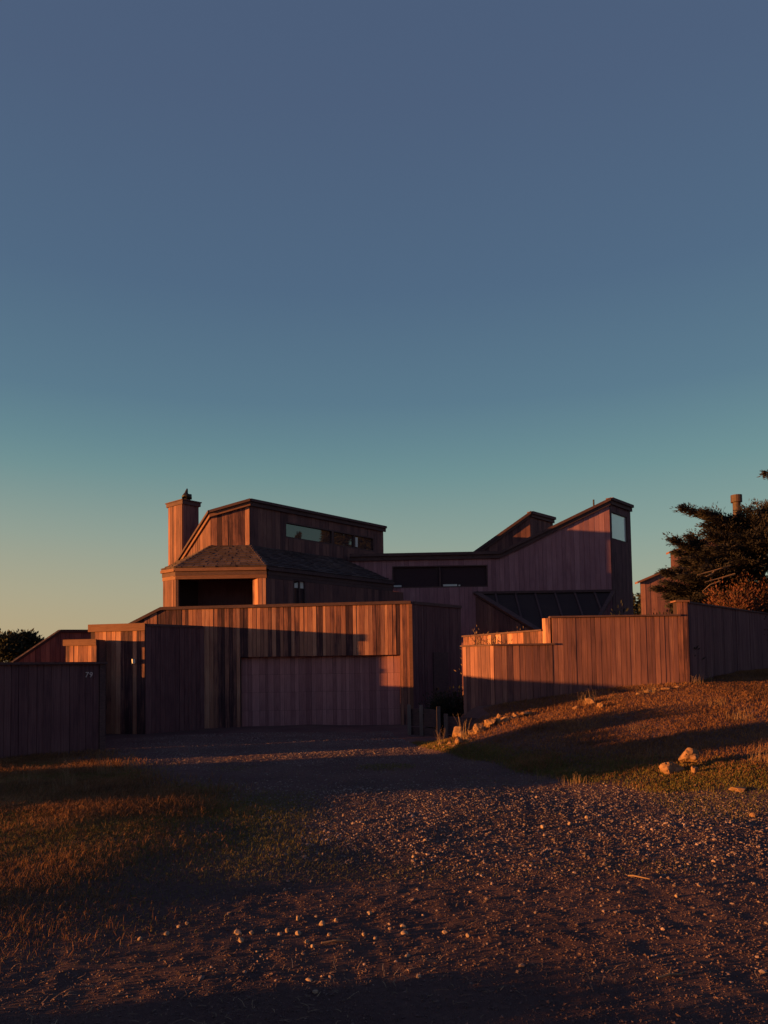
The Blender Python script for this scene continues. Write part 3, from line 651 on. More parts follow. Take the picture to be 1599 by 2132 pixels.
f2 = (f1[0] + lw + .003, YF); tz = at(1280, 1281, YF).z; fw = sz(1410, 1300, f2, A)[0]
plank_wall(rf, 'tall_panel', f2, A, fw, bz + .2, [(0, tz - .04), (fw, tz - .04)], w=.115, mat_='wood2', tilt=2)
capline(rf, 'cap_board', f2, A, [(-.05, tz), (fw + .06, tz)], .039, .075, inn=.15)
# end return of the tall panel and the lower wall behind
t1 = (f2[0] - .02, YF + .02); plank_wall(rf, 'end_panel', add2(t1, C, -.22), C, .22, lz - .2, [(0, tz - .041), (.22, tz - .041)], w=.11)
t0l = 2.3
bl0 = add2(t1, C, -.22 - t0l)
za_ = onwall(1030, 1322, t1, C); sA = (za_.x - bl0[0]) * C[0] + (za_.y - bl0[1]) * C[1]
plank_wall(rf, 'planter_wall', bl0, C, t0l - .003, .6, [(0, za_.z - .02), (t0l - .003, onwall(1131, 1312, t1, C).z - .02)], w=.16)
capline(rf, 'cap_board', bl0, C, [(-.03, za_.z + .02), (t0l - .01, onwall(1131, 1312, t1, C).z + .02)], .039, .06, inn=.12)
# corner pillar
pzt = at(1420, 1250, YF).z
p2 = (f2[0] + fw + .003, YF); pwid = sz(1432, 1300, p2, A)[0]
plank_wall(rf, 'corner_pillar', p2, A, pwid, bz + .3, [(0, pzt - .04), (pwid, pzt - .04)], w=.13)
m = MB(); m.box(p2[0] - .05, p2[0] + pwid + .04, YF - .06, YF + .26, pzt - .039, pzt); m.build('cap_board', M['fascia'], rf)
m = MB(); m.box(p2[0] + .005, p2[0] + pwid - .005, YF + .121, YF + .24, bz + .3, pzt - .04); m.build('pillar_core', M['backing'], rf)
df0 = (p2[0] + pwid + .005, YF + .02); DL = 8.6
df = empty('boundary_fence', (*df0, gz(*df0)))
tag(df, 'long shaded plank fence running back from the sunlit corner pillar', 'fence')
dz0 = sz(1440, 1254, df0, B)[1]
plank_wall(df, 'fence_wall', df0, B, DL, bz + .3, [(0, dz0 - .04), (DL, dz0 + .02)], w=.16, mat_='wood3')
capline(df, 'cap_board', df0, B, [(-.0, dz0), (DL + .03, dz0 + .06)], .039, .06, inn=.14)

# ------------------------------------------------------------------ low timber edging by the drive
def edging(pts, hts, label, posts):
    e = empty('timber_edging', (pts[0][0], pts[0][1], gz(*pts[0]))); tag(e, label, 'edging')
    for (a, b), (h0, h1) in zip(zip(pts[:-1], pts[1:]), zip(hts[:-1], hts[1:])):
        d = Vector((b[0] - a[0], b[1] - a[1])); ln = d.length; u = (d.x / ln, d.y / ln); z = min(gz(*a), gz(*b)) - .2
        for lo, hi in ((0, .46), (.49, 1)):
            q = MB(); q.slab(a, u, .03, ln - .03, z + (h0 - z) * lo, z + (h0 - z) * hi, z + (h1 - z) * lo, z + (h1 - z) * hi, -.04, 0); q.build('board', M['trim'], e)
    for (x, y, ztop) in posts:
        q = MB(); z = gz(x, y) - .3; w_ = .045; q.box(x - w_, x + w_, y - .1, y - .01, z, ztop); q.build('post', M['grey_post'], e)
ya = 18.2
ep = [at(852, 1500, 19.0), at(877, 1500, 18.8), at(913, 1500, 18.2)]
eh = [at(852, 1476, 19).z, at(877, 1475, 18.8).z, at(913, 1478, 18.2).z]
edging([(p.x, p.y) for p in ep], eh, 'low weathered board edging with grey posts before the garage side', [(ep[0].x, ep[0].y, at(852, 1467, 19).z), (ep[1].x, ep[1].y, at(877, 1468, 18.8).z), (ep[2].x, ep[2].y, at(913, 1471, 18.2).z)])
eq = [at(928, 1500, 16.9), at(1003, 1500, 16.75), at(1062, 1500, 16.6)]
edging([(p.x, p.y) for p in eq], [at(928, 1492, 16.9).z, at(1003, 1495, 16.75).z, at(1062, 1490, 16.6).z], 'long low board edging behind the row of rocks', [(eq[0].x, eq[0].y, at(928, 1486, 16.9).z), (eq[1].x, eq[1].y, at(1003, 1491, 16.75).z)])

# ------------------------------------------------------------------ rocks
def ico(sub):
    t = (1 + 5 ** .5) / 2
    v = [(-1, t, 0), (1, t, 0), (-1, -t, 0), (1, -t, 0), (0, -1, t), (0, 1, t), (0, -1, -t), (0, 1, -t), (t, 0, -1), (t, 0, 1), (-t, 0, -1), (-t, 0, 1)]
    v = [np.array(x) / np.linalg.norm(x) for x in v]
    f = [(0, 11, 5), (0, 5, 1), (0, 1, 7), (0, 7, 10), (0, 10, 11), (1, 5, 9), (5, 11, 4), (11, 10, 2), (10, 7, 6), (7, 1, 8), (3, 9, 4), (3, 4, 2), (3, 2, 6), (3, 6, 8), (3, 8, 9), (4, 9, 5), (2, 4, 11), (6, 2, 10), (8, 6, 7), (9, 8, 1)]
    for _ in range(sub):
        c = {}; nf_ = []
        def mid(a, b):
            k = (min(a, b), max(a, b))
            if k not in c: m_ = v[a] + v[b]; v.append(m_ / np.linalg.norm(m_)); c[k] = len(v) - 1
            return c[k]
        for a, b, d in f: x, y, z = mid(a, b), mid(b, d), mid(d, a); nf_ += [(a, x, z), (b, y, x), (d, z, y), (x, y, z)]
        f = nf_
    return np.array(v), np.array(f)
I0v, I0f = ico(0); I2v, I2f = ico(3); I1v, I1f = ico(1)
def rock(pos, dims, seed, name, label, cat, group=None, mat_='rock', sub=2, rot=0., sink=.3):
    r = np.random.default_rng(seed); v, f = (I2v, I2f) if sub >= 2 else (I1v, I1f)
    v = v.copy()
    for _ in range(15 if sub >= 2 else 6):    # broken faces: flatten against random planes
        n = r.normal(size=3); n /= np.linalg.norm(n); d = r.uniform(.5, .85); h = v @ n; v -= np.outer(np.maximum(h - d, 0) * .92, n)
    if sub >= 2:
        w_ = .05 * (vnoise(v[:, 0] * 3 + seed, v[:, 1] * 3 + v[:, 2] * 2) + .6 * vnoise(v[:, 2] * 7 + seed, v[:, 0] * 7 - v[:, 1] * 5)); v *= (1 + 3.4 * w_ - .12 * np.maximum(0, 1 - np.abs(vnoise(v[:, 0] * 2.2 + seed * 3, v[:, 1] * 1.4 + v[:, 2] * 2.6)) * 14))[:, None]
    v *= np.array(dims) / 2; c_, s_ = math.cos(rot), math.sin(rot); v = v @ np.array([[c_, s_, 0], [-s_, c_, 0], [0, 0, 1]])
    v[:, 2] -= v[:, 2].min() + sink * dims[2]
    o = tri_mesh(name, v + np.array(pos), f, M[mat_], origin=tuple(pos))
    if sub >= 2: o.data.set_sharp_from_angle(angle=R(20)); o.data.polygons.foreach_set('use_smooth', np.full(len(f), True))
    return tag(o, label, cat, group)
def hit(px, py):      # where the line of sight meets the ground
    d = ray(px, py); p = Vector((0, 0, EYE)); t = 2.0
    while t < 60:
        q = p + d * t
        if q.z < gz(q.x, q.y): break
        t += .02
    return q
def rock_at(px, py, wpx, hpx, seed, label, group=None, lift=0., **k):
    q = hit(px, py); s = q.y / FPX; w_ = wpx * s * 1.2; h_ = hpx * s * 1.25
    return rock((q.x, q.y + w_ * .3, gz(q.x, q.y + w_ * .3) + lift), (w_, w_ * .8, h_ * 1.25), seed, 'rock', label, 'rock', group, **k)
ra = rock_at(1408, 1612, 50, 28, 3, 'long sunlit rock leaning under two others on the grass slope', rot=.3)
rock_at(1449, 1613, 20, 20, 5, 'small round sunlit rock beside the leaning rock pile', rot=.8)
q = hit(1420, 1612); sc_ = q.y / FPX
rock((at(1437, 1590, q.y + .22).x, q.y + .25, gz(q.x, q.y + .25) + .09), (46 * sc_, 40 * sc_, 48 * sc_), 11, 'rock', 'tall cracked rock propped on top of the rock pile', 'rock', rot=.2, sink=0)
rl_ = [(918, 1553, 14, 7), (937, 1551, 16, 8), (958, 1549, 22, 12), (955, 1535, 34, 22), (984, 1530, 16, 12), (975, 1545, 20, 9), (997, 1528, 27, 20), (1010, 1523, 14, 10), (1021, 1514, 28, 20), (1037, 1509, 16, 14), (1041, 1499, 16, 12), (1053, 1504, 22, 12), (1075, 1496, 16, 14), (1068, 1500, 14, 8), (1094, 1490, 26, 7), (905, 1557, 10, 5), (946, 1556, 12, 5), (925, 1558, 8, 5)]
for k, (x, y, w_, h_) in enumerate(rl_): rock_at(x, y, w_, h_, 20 + k, 'sunlit broken rock in the row edging the drive', 'rocks edging the drive', sub=2, rot=k * .7)
rock_at(1231, 1468, 26, 16, 51, 'flat sunlit rock below the middle of the stepped fence', rot=.2); rock_at(1254, 1476, 22, 16, 52, 'upright pale rock just below the flat rock by the stepped fence', rot=.9); rock_at(1199, 1478, 12, 8, 53, 'small rock beside the flat rock below the stepped fence')
for k, (x, y, w_, h_) in enumerate([(1330, 1447, 10, 5), (1352, 1443, 16, 6), (1372, 1440, 8, 4), (1390, 1437, 20, 5), (1411, 1433, 14, 5)]): rock_at(x, y, w_, h_, 60 + k, 'small flat stone at the foot of the tall fence panel', 'stones at the fence foot', sub=1)
rock_at(1546, 1650, 42, 10, 77, 'low half buried stone in the grass at the slope foot'); rock_at(1571, 1703, 14, 10, 78, 'lone pale stone on the gravel below the slope', sub=1)
rock_at(1449, 1640, 8, 7, 79, 'tiny pale stone in the grass below the rock pile', sub=1)
# pale pebbles on the dirt in front
pb_ = [(292, 1958, 11, 8), (347, 1949, 12, 10), (372, 1932, 9, 7), (390, 1926, 9, 8), (475, 1905, 8, 6), (496, 1946, 18, 12), (502, 1962, 10, 12), (524, 1945, 10, 8), (556, 1942, 8, 7), (582, 1947, 10, 7), (598, 1941, 8, 9), (620, 1918, 9, 12), (621, 1947, 12, 9), (639, 1965, 9, 9), (650, 1973, 10, 7), (670, 1928, 16, 12), (686, 1950, 8, 9), (699, 1919, 10, 8), (658, 1910, 7, 6), (757, 1949, 8, 8), (769, 1905, 12, 8), (781, 1957, 9, 8), (812, 1936, 8, 6), (840, 1932, 14, 9), (842, 1945, 16, 9), (926, 1945, 12, 8), (960, 1939, 8, 7), (974, 1951, 10, 8), (535, 1985, 8, 6), (848, 1994, 13, 7), (871, 2036, 12, 10), (643, 2043, 14, 7), (656, 2068, 12, 7), (1408, 1868, 8, 7), (885, 1752, 9, 7), (862, 1787, 9, 7), (1130, 1725, 12, 9), (1187, 1718, 10, 8), (1222, 1705, 9, 7)]
for k, (x, y, w_, h_) in enumerate(pb_):
    qq = hit(x, y); s_ = qq.y / FPX
    rock((qq.x, qq.y, qq.z), (w_ * s_ * 1.15, w_ * s_, h_ * s_ * 1.2), 200 + k, 'pebble', 'pale pebble lying on the dark dirt and gravel drive', 'pebble', 'pale pebbles on the drive', 'pebble', sub=1, rot=k, sink=.15)

# ------------------------------------------------------------------ gravel, chips, straw, grass
def scatter(n, fn, x0, x1, y0, y1, r=rng):
    out = []
    while sum(len(o) for o in out) < n:
        p = np.stack([r.uniform(x0, x1, n), r.uniform(y0, y1, n)], 1); p = p[r.random(n) < fn(p[:, 0], p[:, 1])]; out.append(p)
        if len(out) > 40: break
    return np.concatenate(out)[:n]
def toe(x): return np.interp(x, TX, TY)
def inview(x, y): return (np.abs(x) < .56 * y + .3)
def stones(name, P, size, mat_, octa=False, flat=.7):
    n = len(P); c3, s3 = -.5, 3 ** .5 / 2
    bv, bf = ((np.array([(1, 0, 0), (c3, s3, 0), (c3, -s3, 0), (0, 0, .9), (0, 0, -.9)]), np.array([(0, 1, 3), (1, 2, 3), (2, 0, 3), (1, 0, 4), (2, 1, 4), (0, 2, 4)])) if octa else (I0v, I0f))
    k = len(bv); v = np.repeat(bv[None], n, 0) * rng.uniform(.7, 1.3, (n, k, 1)); v = v * (size[:, None, None] / 2) * rng.uniform(.7, 1.25, (n, 1, 3)) * np.array([1, 1, flat])
    a = rng.uniform(0, 6.28, n); b = rng.normal(0, .5, n); c, s = np.cos(a), np.sin(a); cb, sb = np.cos(b), np.sin(b)
    x, y, z = v[..., 0], v[..., 1], v[..., 2]; y, z = y * cb[:, None] - z * sb[:, None], y * sb[:, None] + z * cb[:, None]
    x, y = x * c[:, None] - y * s[:, None], x * s[:, None] + y * c[:, None]
    z0 = G(P[:, 0], P[:, 1]) + size * .06
    V = np.stack([x + P[:, 0:1], y + P[:, 1:2], z + z0[:, None]], -1).reshape(-1, 3)
    F = (bf[None] + (np.arange(n) * k)[:, None, None]).reshape(-1, 3)
    return tri_mesh(name, V, F, M[mat_])
def gdens(x, y):    # where the drive carries loose stones
    left = np.interp(y, [5, 6, 7.5, 9, 12, 14, 16, 22], [-.6, -1.2, -1.8, -2.2, -3.2, -4.8, -6, -6.5])
    d = sstep(-1.0, 1.6, x - left + .9 * vnoise(x * .8, y * .8)) * sstep(.3, -.35, y - toe(x) + .8 * vnoise(x * .9 + 4, y * .9))
    d = d * (sstep(5.6, 7.4, y + .5 * vnoise(x * .7, y * .7 + 9) + .10 * x) * .9 + .1) * (1 - .75 * sstep(10.2, 11.6, y) * sstep(13.2, 12.4, y))
    return d * inview(x, y)
P = scatter(50000, gdens, -7, 7, 4, 20); sz_ = np.clip(rng.lognormal(math.log(.0145), .45, len(P)), .006, .045)
fm = (sz_ < .0145) | (P[:, 1] > 12.5)
tag(stones('fine_gravel', P[fm], sz_[fm], 'gravel', octa=True), 'fine gravel grains strewn over the drive', 'gravel', kind='stuff')
P, sz_ = P[~fm], sz_[~fm]
tag(stones('gravel', P, sz_, 'gravel'), 'loose pale gravel strewn over the drive', 'gravel', kind='stuff')
P = scatter(92000, lambda x, y: inview(x, y) * np.clip(1.2 - (y - 3) / 7, .1, 1), -5, 6, 3, 9.5); sz_ = np.clip(rng.lognormal(math.log(.0088), .45, len(P)), .004, .028)
P = np.concatenate([P, scatter(34000, lambda x, y: inview(x, y) * (y < toe(x) + .2), -3, 7, 7, 14.5)]); sz_ = np.concatenate([sz_, np.clip(rng.lognormal(math.log(.0115), .35, 34000), .006, .026)])[:len(P)]
tag(stones('soil_chips', P, sz_, 'chips', octa=True), 'fine dark chips and clods over the dirt foreground', 'soil', kind='stuff')

def blades(name, P, h, mat_, width=.006, lean=.5, wind=(.25, .1), flat=0., curve=.5):
    n = len(P); a = rng.uniform(0, 6.28, n); ln = np.abs(rng.normal(lean, lean * .6, n)); hh = h * rng.uniform(.5, 1.3, n)
    dx, dy = np.cos(a) * ln + wind[0], np.sin(a) * ln + wind[1]
    width = width * np.clip(P[:, 1] / 9.5, .42, 1.3); hh = hh * np.clip(.4 + P[:, 1] / 13, .6, 1.1); wa = rng.uniform(0, 6.28, n); wx, wy = np.cos(wa) * width / 2, np.sin(wa) * width / 2
    z = G(P[:, 0], P[:, 1]) - .005; x, y = P[:, 0], P[:, 1]
    m1 = .55
    pts = np.stack([np.stack([x - wx, y - wy, z], -1), np.stack([x + wx, y + wy, z], -1),
                    np.stack([x + dx * hh * m1 * curve + wx * .8, y + dy * hh * m1 * curve + wy * .8, z + hh * m1], -1), np.stack([x + dx * hh * m1 * curve - wx * .8, y + dy * hh * m1 * curve - wy * .8, z + hh * m1], -1),
                    np.stack([x + dx * hh, y + dy * hh, z + hh * (1 - .35 * np.clip(np.hypot(dx, dy), 0, 1.6))], -1)], 1)
    V = pts.reshape(-1, 3); o = (np.arange(n) * 5)[:, None, None]
    F = (np.array([(0, 1, 2), (0, 2, 3), (3, 2, 4)])[None] + o).reshape(-1, 3)
    return tri_mesh(name, V, F, M[mat_])
# slope grass
def hd(x, y): return sstep(-.3, .7, y - toe(x) + .9 * vnoise(x * 1.1, y * 1.1)) * (y < 17.5 + np.maximum(0, (x - 7.2)) * 1.15) * inview(x, y) * ((y < 16.6) | (x > 2.3)) * np.clip(.35 + 1.5 * (vnoise(x * 1.3, y * 1.3) + .5), .1, 1)
P = scatter(85000, hd, 0, 12.5, 8, 23)
tag(blades('slope_grass', P, 0.04 + .055 * np.clip(vnoise(P[:, 0] * .9 + 2, P[:, 1] * .9) + .35, 0, 1), 'drygrass', .008, .9), 'short dry tawny grass covering the slope', 'grass', kind='stuff')
P = scatter(25000, lambda x, y: hd(x, y) * sstep(2.2, .2, y - toe(x)), 0, 9, 8, 19)
tag(blades('slope_foot_grass', P, np.full(len(P), .05), 'greengrass', .008, .7), 'short green grass along the foot of the slope', 'grass', kind='stuff')
# left verge
def ld(x, y):
    edge = np.interp(y, [4.0, 5, 6, 7.5, 9, 10.5, 12, 14, 16], [-2.5, -2.0, -1.6, -1.4, -1.7, -2.9, -4.2, -5.8, -7])
    return sstep(1.5, -1.2, x - edge + .9 * vnoise(x * .9, y * .9)) * inview(x, y) * sstep(4.1, 5.2, y - .18 * x * 0 + .6 * vnoise(x, y)) * np.clip(.3 + 1.6 * (vnoise(x * 1.5 + 7, y * 1.5) + .5), .1, 1)
P = scatter(60000, lambda x, y: ld(x, y) * sstep(-1.2, -3.2, x + .6 * vnoise(x, y + 4)), -8, 0, 4, 16)
tag(blades('verge_dry_grass', P, .06 + .09 * np.clip(vnoise(P[:, 0] * 1.1, P[:, 1] * 1.1) + .3, 0, 1), 'drygrass', .007, .9), 'dry matted grass on the verge beside the drive', 'grass', kind='stuff')
P = scatter(70000, ld, -7, 1, 4, 14)
tag(blades('verge_green_grass', P, .035 + .04 * np.clip(vnoise(P[:, 0], P[:, 1] + 3) + .3, 0, 1), 'greengrass', .006, .8), 'short green grass on the verge edge of the drive', 'grass', kind='stuff')
# sparse weeds across the drive crown
P = scatter(14000, lambda x, y: inview(x, y) * sstep(.1, .3, vnoise(x * .8 + 1, y * .8)) * .8 + .02 * inview(x, y), -3, 6, 6, 13)
tag(blades('drive_weeds', P, np.full(len(P), .03), 'greengrass', .006, .8), 'sparse short weeds growing through the gravel drive', 'weeds', kind='stuff')
# straw lying about
def straw(name, P, ln, mat_='straw'):
    n = len(P); a = rng.uniform(0, 6.28, n); c, s = np.cos(a), np.sin(a); z = G(P[:, 0], P[:, 1]) + .006; up = rng.uniform(0, .35, n) * ln; w_ = .0016
    mx = rng.normal(0, .12, n) * ln
    p = [(-ln / 2, 0 * ln, 0 * z), (mx * 0, mx, up * .5 + .004), (ln / 2, 0 * ln, up)]
    pts = []
    for (u_, v_, h_) in p:
        for o_ in (-w_, w_):
            pts.append(np.stack([P[:, 0] + c * u_ - s * (v_ + o_), P[:, 1] + s * u_ + c * (v_ + o_), z + h_ + abs(o_)], -1))
    V = np.stack(pts, 1).reshape(-1, 3); o = (np.arange(n) * 6)[:, None, None]
    F = (np.array([(0, 1, 3, 2), (2, 3, 5, 4)])[None] + o).reshape(-1, 4)
    return tri_mesh(name, V, F, M[mat_])
P = scatter(1600, lambda x, y: inview(x, y) * np.clip(.25 + 2 * vnoise(x * 1.2, y * 1.2), .05, 1), -5, 6, 3, 9)
tag(straw('straw_litter', P, np.clip(rng.lognormal(math.log(.04), .4, len(P)), .015, .1)), 'bits of straw and dry needles strewn over the dirt', 'straw', kind='stuff')
def twig(px, py, lpx, ang, label):
    q = hit(px, py); s_ = q.y / FPX; l_ = lpx * s_; pts = []
    for t in np.linspace(0, 1, 5):
        x = q.x + (t - .5) * l_ * math.cos(ang); y = q.y + (t - .5) * l_ * math.sin(ang); pts.append((x, y, gz(x, y) + .012 + .004 * math.sin(t * 5)))
    m = MB(); m.tube(pts, [.006, .007, .006, .005, .003], 6); m.tube([pts[2], (pts[2][0] + .03, pts[2][1] + .05, pts[2][2] + .02)], [.004, .002], 5)
    tag(m.build('twig', M['straw']), label, 'twig')
twig(1394, 2038, 62, .35, 'straight dry twig lying on the bare dirt'); twig(1330, 1830, 44, -.6, 'forked dry twig on the fine gravel'); twig(700, 1965, 60, .2, 'thin twig among the pale pebbles')

# tall dead stalks
def stalks(px, py, n, hpx, spread, label, mat_='straw', group=None, wdt=.0045, name='dry_grass_tuft'):
    q = hit(px, py); s_ = q.y / FPX; V = []; F = []; sp2 = spread * s_
    for k in range(n):
        x = q.x + float(np.clip(rng.normal(0, sp2 / 3.6), -sp2 / 2, sp2 / 2)); y = q.y + rng.normal(0, sp2 / 6); h = hpx * s_ * rng.uniform(.4, 1.05); dx, dy = rng.normal(0, .22, 2) * h; z = gz(x, y) - .02
        a = rng.uniform(0, 3.14); wx, wy = math.cos(a) * wdt / 2, math.sin(a) * wdt / 2; b = len(V); st = 4
        for t in np.linspace(0, 1, st): 
            bx, by, bz_ = x + dx * t * t, y + dy * t * t, z + h * t; ww = 1 - .7 * t
            V += [(bx - wx * ww, by - wy * ww, bz_), (bx + wx * ww, by + wy * ww, bz_)]
        for t in range(st - 1): F.append((b + 2 * t, b + 2 * t + 1, b + 2 * t + 3, b + 2 * t + 2))
    o = tri_mesh(name, V, F, M[mat_], origin=(q.x, q.y, gz(q.x, q.y))); return tag(o, label, 'grass tuft', group)
for k, (x, y, n, h, sp2) in enumerate([(60, 1640, 40, 60, 40), (140, 1640, 60, 75, 40), (215, 1615, 45, 60, 40), (275, 1605, 40, 55, 30), (100, 1655, 30, 40, 60), (165, 1650, 30, 45, 60)]):
    stalks(x, y, n, h, sp2, 'tall dry grass tuft at the foot of the number fence', group='dry tufts by the number fence')
stalks(917, 1553, 40, 44, 18, 'dry grass tuft at the lowest end of the rock row'); stalks(967, 1545, 26, 62, 16, 'tall dead stalks standing among the edging rocks', wdt=.008)
for k, (x, y, n, h, sp2) in enumerate([(1215, 1465, 30, 32, 30), (1235, 1462, 20, 34, 26), (1275, 1458, 24, 22, 36), (1345, 1445, 26, 28, 36), (1360, 1443, 20, 26, 30), (1470, 1420, 24, 36, 36), (1450, 1425, 30, 22, 30)]):
    stalks(x, y, n, h, sp2, 'wispy dry grass tuft along the foot of the stepped fence', group='dry tufts along the fence foot')
for k, (x, y, n, h, sp2) in enumerate([(1100, 1592, 30, 24, 50), (1190, 1632, 50, 26, 60), (1580, 1590, 50, 50, 40), (1540, 1500, 60, 30, 45), (1440, 1570, 16, 30, 40), (1120, 1625, 40, 26, 60), (1500, 1470, 50, 24, 45), (1330, 1520, 40, 20, 40)]):
    stalks(x, y, n, h, sp2, 'loose dry grass tuft standing on the sunlit slope', group='dry tufts on the slope')

# ------------------------------------------------------------------ foliage
def leaf_tris(P, Dv, ln, wd, r):
    n = len(P); Dv = Dv / np.linalg.norm(Dv, axis=1, keepdims=True); q = r.normal(size=(n, 3)); sd = np.cross(Dv, q); sd /= np.linalg.norm(sd, axis=1, keepdims=True)
    ln = ln[:, None]; wd = wd[:, None]
    V = np.stack([P, P + Dv * ln * .45 + sd * wd, P + Dv * ln, P + Dv * ln * .45 - sd * wd], 1).reshape(-1, 3)
    F = (np.array([(0, 1, 2, 3)])[None] + (np.arange(n) * 4)[:, None, None]).reshape(-1, 4)
    return V, F
def leafy(name, P, Dv, ln, wd, mat_, parent, origin, r=rng):
    V, F = leaf_tris(np.asarray(P), np.asarray(Dv), np.asarray(ln), np.asarray(wd), r); return tri_mesh(name, V, F, M[mat_], parent, origin=origin)

# --- wind-swept cypress behind the boundary fence
def cypress(base, label, limbs, r, dens=1.0, group=None):
    z0 = gz(base[0], base[1]); t = empty('cypress_tree', (base[0], base[1], z0)); tag(t, label, 'tree', group)
    top = z0 + (max(l[2] for l in limbs) - z0) * .8
    m = MB(); pts = [(base[0] + .25 * math.sin(k * .8), base[1], z0 + (top - z0) * k / 6) for k in range(7)]
    m.tube(pts, [.34, .27, .23, .19, .14, .09, .04], 9); m.build('trunk', M['bark'], t, True)
    P, Dv, ln, wd = [], [], [], []
    m = MB()
    for (tx, ty, tz, rad) in limbs:
        b = Vector((base[0], base[1], z0 + (tz - z0) * r.uniform(.78, .95))); e = Vector((tx, ty, tz)); k = 6
        cv = [b.lerp(e, s / k) + Vector((0, 0, -.28 * math.sin(math.pi * s / k) * (e - b).length * .25)) for s in range(k + 1)]
        m.tube(cv, [.075 * (1 - s / k * .85) for s in range(k + 1)], 6)
        d = (e - b).normalized(); L_ = (e - b).length
        nsp = int(30 * dens * (L_ + 1))
        for _ in range(nsp):
            f = r.uniform(.1, 1) ** .75; c = cv[min(int(f * k), k - 1)].lerp(cv[min(int(f * k) + 1, k)], f * k - int(f * k))
            side = Vector((r.normal(), r.normal(), 0)); side = (side - d * side.dot(d)); side.z = 0
            dh = Vector((d.x, d.y, d.z * .3)).normalized()
            sd = (side.normalized() * r.uniform(.1, .9) + dh * r.uniform(.4, 1.2) + Vector((0, 0, r.uniform(-.04, .22)))).normalized()
            sl2 = rad * r.uniform(.3, .95) * (1.15 - .5 * f)
            for q in r.uniform(0, 1, int(30 * dens)) ** .8:
                jit = .04 + .09 * (1 - q); o_ = Vector((r.normal(0, jit), r.normal(0, jit), r.normal(0, jit * .55)))
                P.append(c + sd * sl2 * q + Vector((0, 0, .10 * sl2 * q * q)) + o_); Dv.append(sd + o_ * 3.5 + Vector(r.normal(0, .22, 3)) + Vector((0, 0, .1))); ln.append(r.uniform(.06, .17) * (1.15 - .3 * q)); wd.append(r.uniform(.010, .022))
    m.build('limbs', M['bark'], t)
    leafy('crown', P, Dv, ln, wd, 'cypress', t, (base[0], base[1], z0), r); return t
r_ = np.random.default_rng(21)
YC = 25.5
lim = []
for (x, y, dy, rd_) in [(1425, 1058, 0, .5), (1470, 1065, -.4, .7), (1500, 1075, .4, .8), (1402, 1122, -.3, .5), (1440, 1118, .3, .8), (1480, 1110, -.6, .9), (1530, 1095, .6, .9), (1560, 1062, -.4, .8), (1600, 1050, .2, .9), (1640, 1045, 0, .9),
                      (1415, 1150, .2, .7), (1450, 1160, -.8, .9), (1500, 1140, -1, 1.0), (1550, 1120, -.9, 1.0), (1600, 1110, -1, 1.0), (1388, 1190, 0, .6), (1372, 1225, -.2, .6), (1400, 1215, -.6, .9), (1440, 1200, -1, 1.), (1490, 1185, -1.2, 1.), (1550, 1170, -1.3, 1.), (1610, 1160, -1.2, 1.), (1405, 1260, -.3, .8), (1440, 1250, -.8, .9), (1480, 1240, -1., .9), (1660, 1090, .3, 1.), (1670, 1150, 0, 1.1), (1400, 1245, .6, .8), (1520, 1090, 1.2, 1.), (1580, 1080, 1.2, 1.), (1470, 1215, .2, 1.), (1510, 1215, -.3, 1.), (1460, 1270, .2, 1.), (1500, 1265, 0, 1.), (1540, 1240, -.4, 1.1), (1580, 1210, -.6, 1.1), (1430, 1225, .5, .9), (1530, 1200, .6, 1.1), (1420, 1275, .4, .7), (1560, 1150, .3, 1.1), (1490, 1165, .5, 1.), (1450, 1135, 0, .9), (1470, 1150, -.3, 1.), (1510, 1120, 0, 1.), (1545, 1105, -.2, 1.), (1585, 1095, -.5, 1.), (1430, 1170, 0, .8), (1460, 1185, -.5, 1.), (1420, 1190, .3, .8), (1500, 1200, -.9, 1.), (1560, 1140, -1.1, 1.1), (1595, 1135, -1.3, 1.), (1445, 1235, -.3, .9), (1410, 1235, 0, .7), (1520, 1160, -1.0, 1.), (1480, 1095, 0, .8), (1550, 1080, 0, .9), (1590, 1065, 0, .9)]:
    p = at(x, y, YC + dy); lim.append((p.x, p.y, p.z, rd_))
cb_ = at(1590, 1280, YC); cy_ = cypress((cb_.x, YC), 'dark windswept cypress tree behind the shaded boundary fence', lim, r_, .95)
for pts in ([(1520, 1178), (1490, 1187), (1452, 1197)], [(1500, 1210), (1478, 1218), (1463, 1231)], [(1530, 1195), (1495, 1205), (1468, 1212)], [(1490, 1187), (1480, 1196), (1470, 1200)]):
    m = MB(); m.tube([at(x, y, YC - 1.5 - .1 * k_) for k_, (x, y) in enumerate(pts)], [.03, .022, .01], 6); m.build('bare_branch', M['straw'], cy_)
# a second, taller cypress whose branch tip enters at the edge
lim = []
for (x, y, rd_) in [(1596, 984, .45), (1680, 960, .9), (1720, 900, .9), (1740, 1000, 1.), (1700, 1040, 1.), (1780, 950, 1.), (1760, 860, .8)]:
    p = at(x, y, 27.5); lim.append((p.x, p.y, p.z, rd_))
cb2 = at(1740, 1280, 27.5); cypress((cb2.x, 27.5), 'taller cypress whose branch tip hangs above the windswept one', lim, r_, .8)

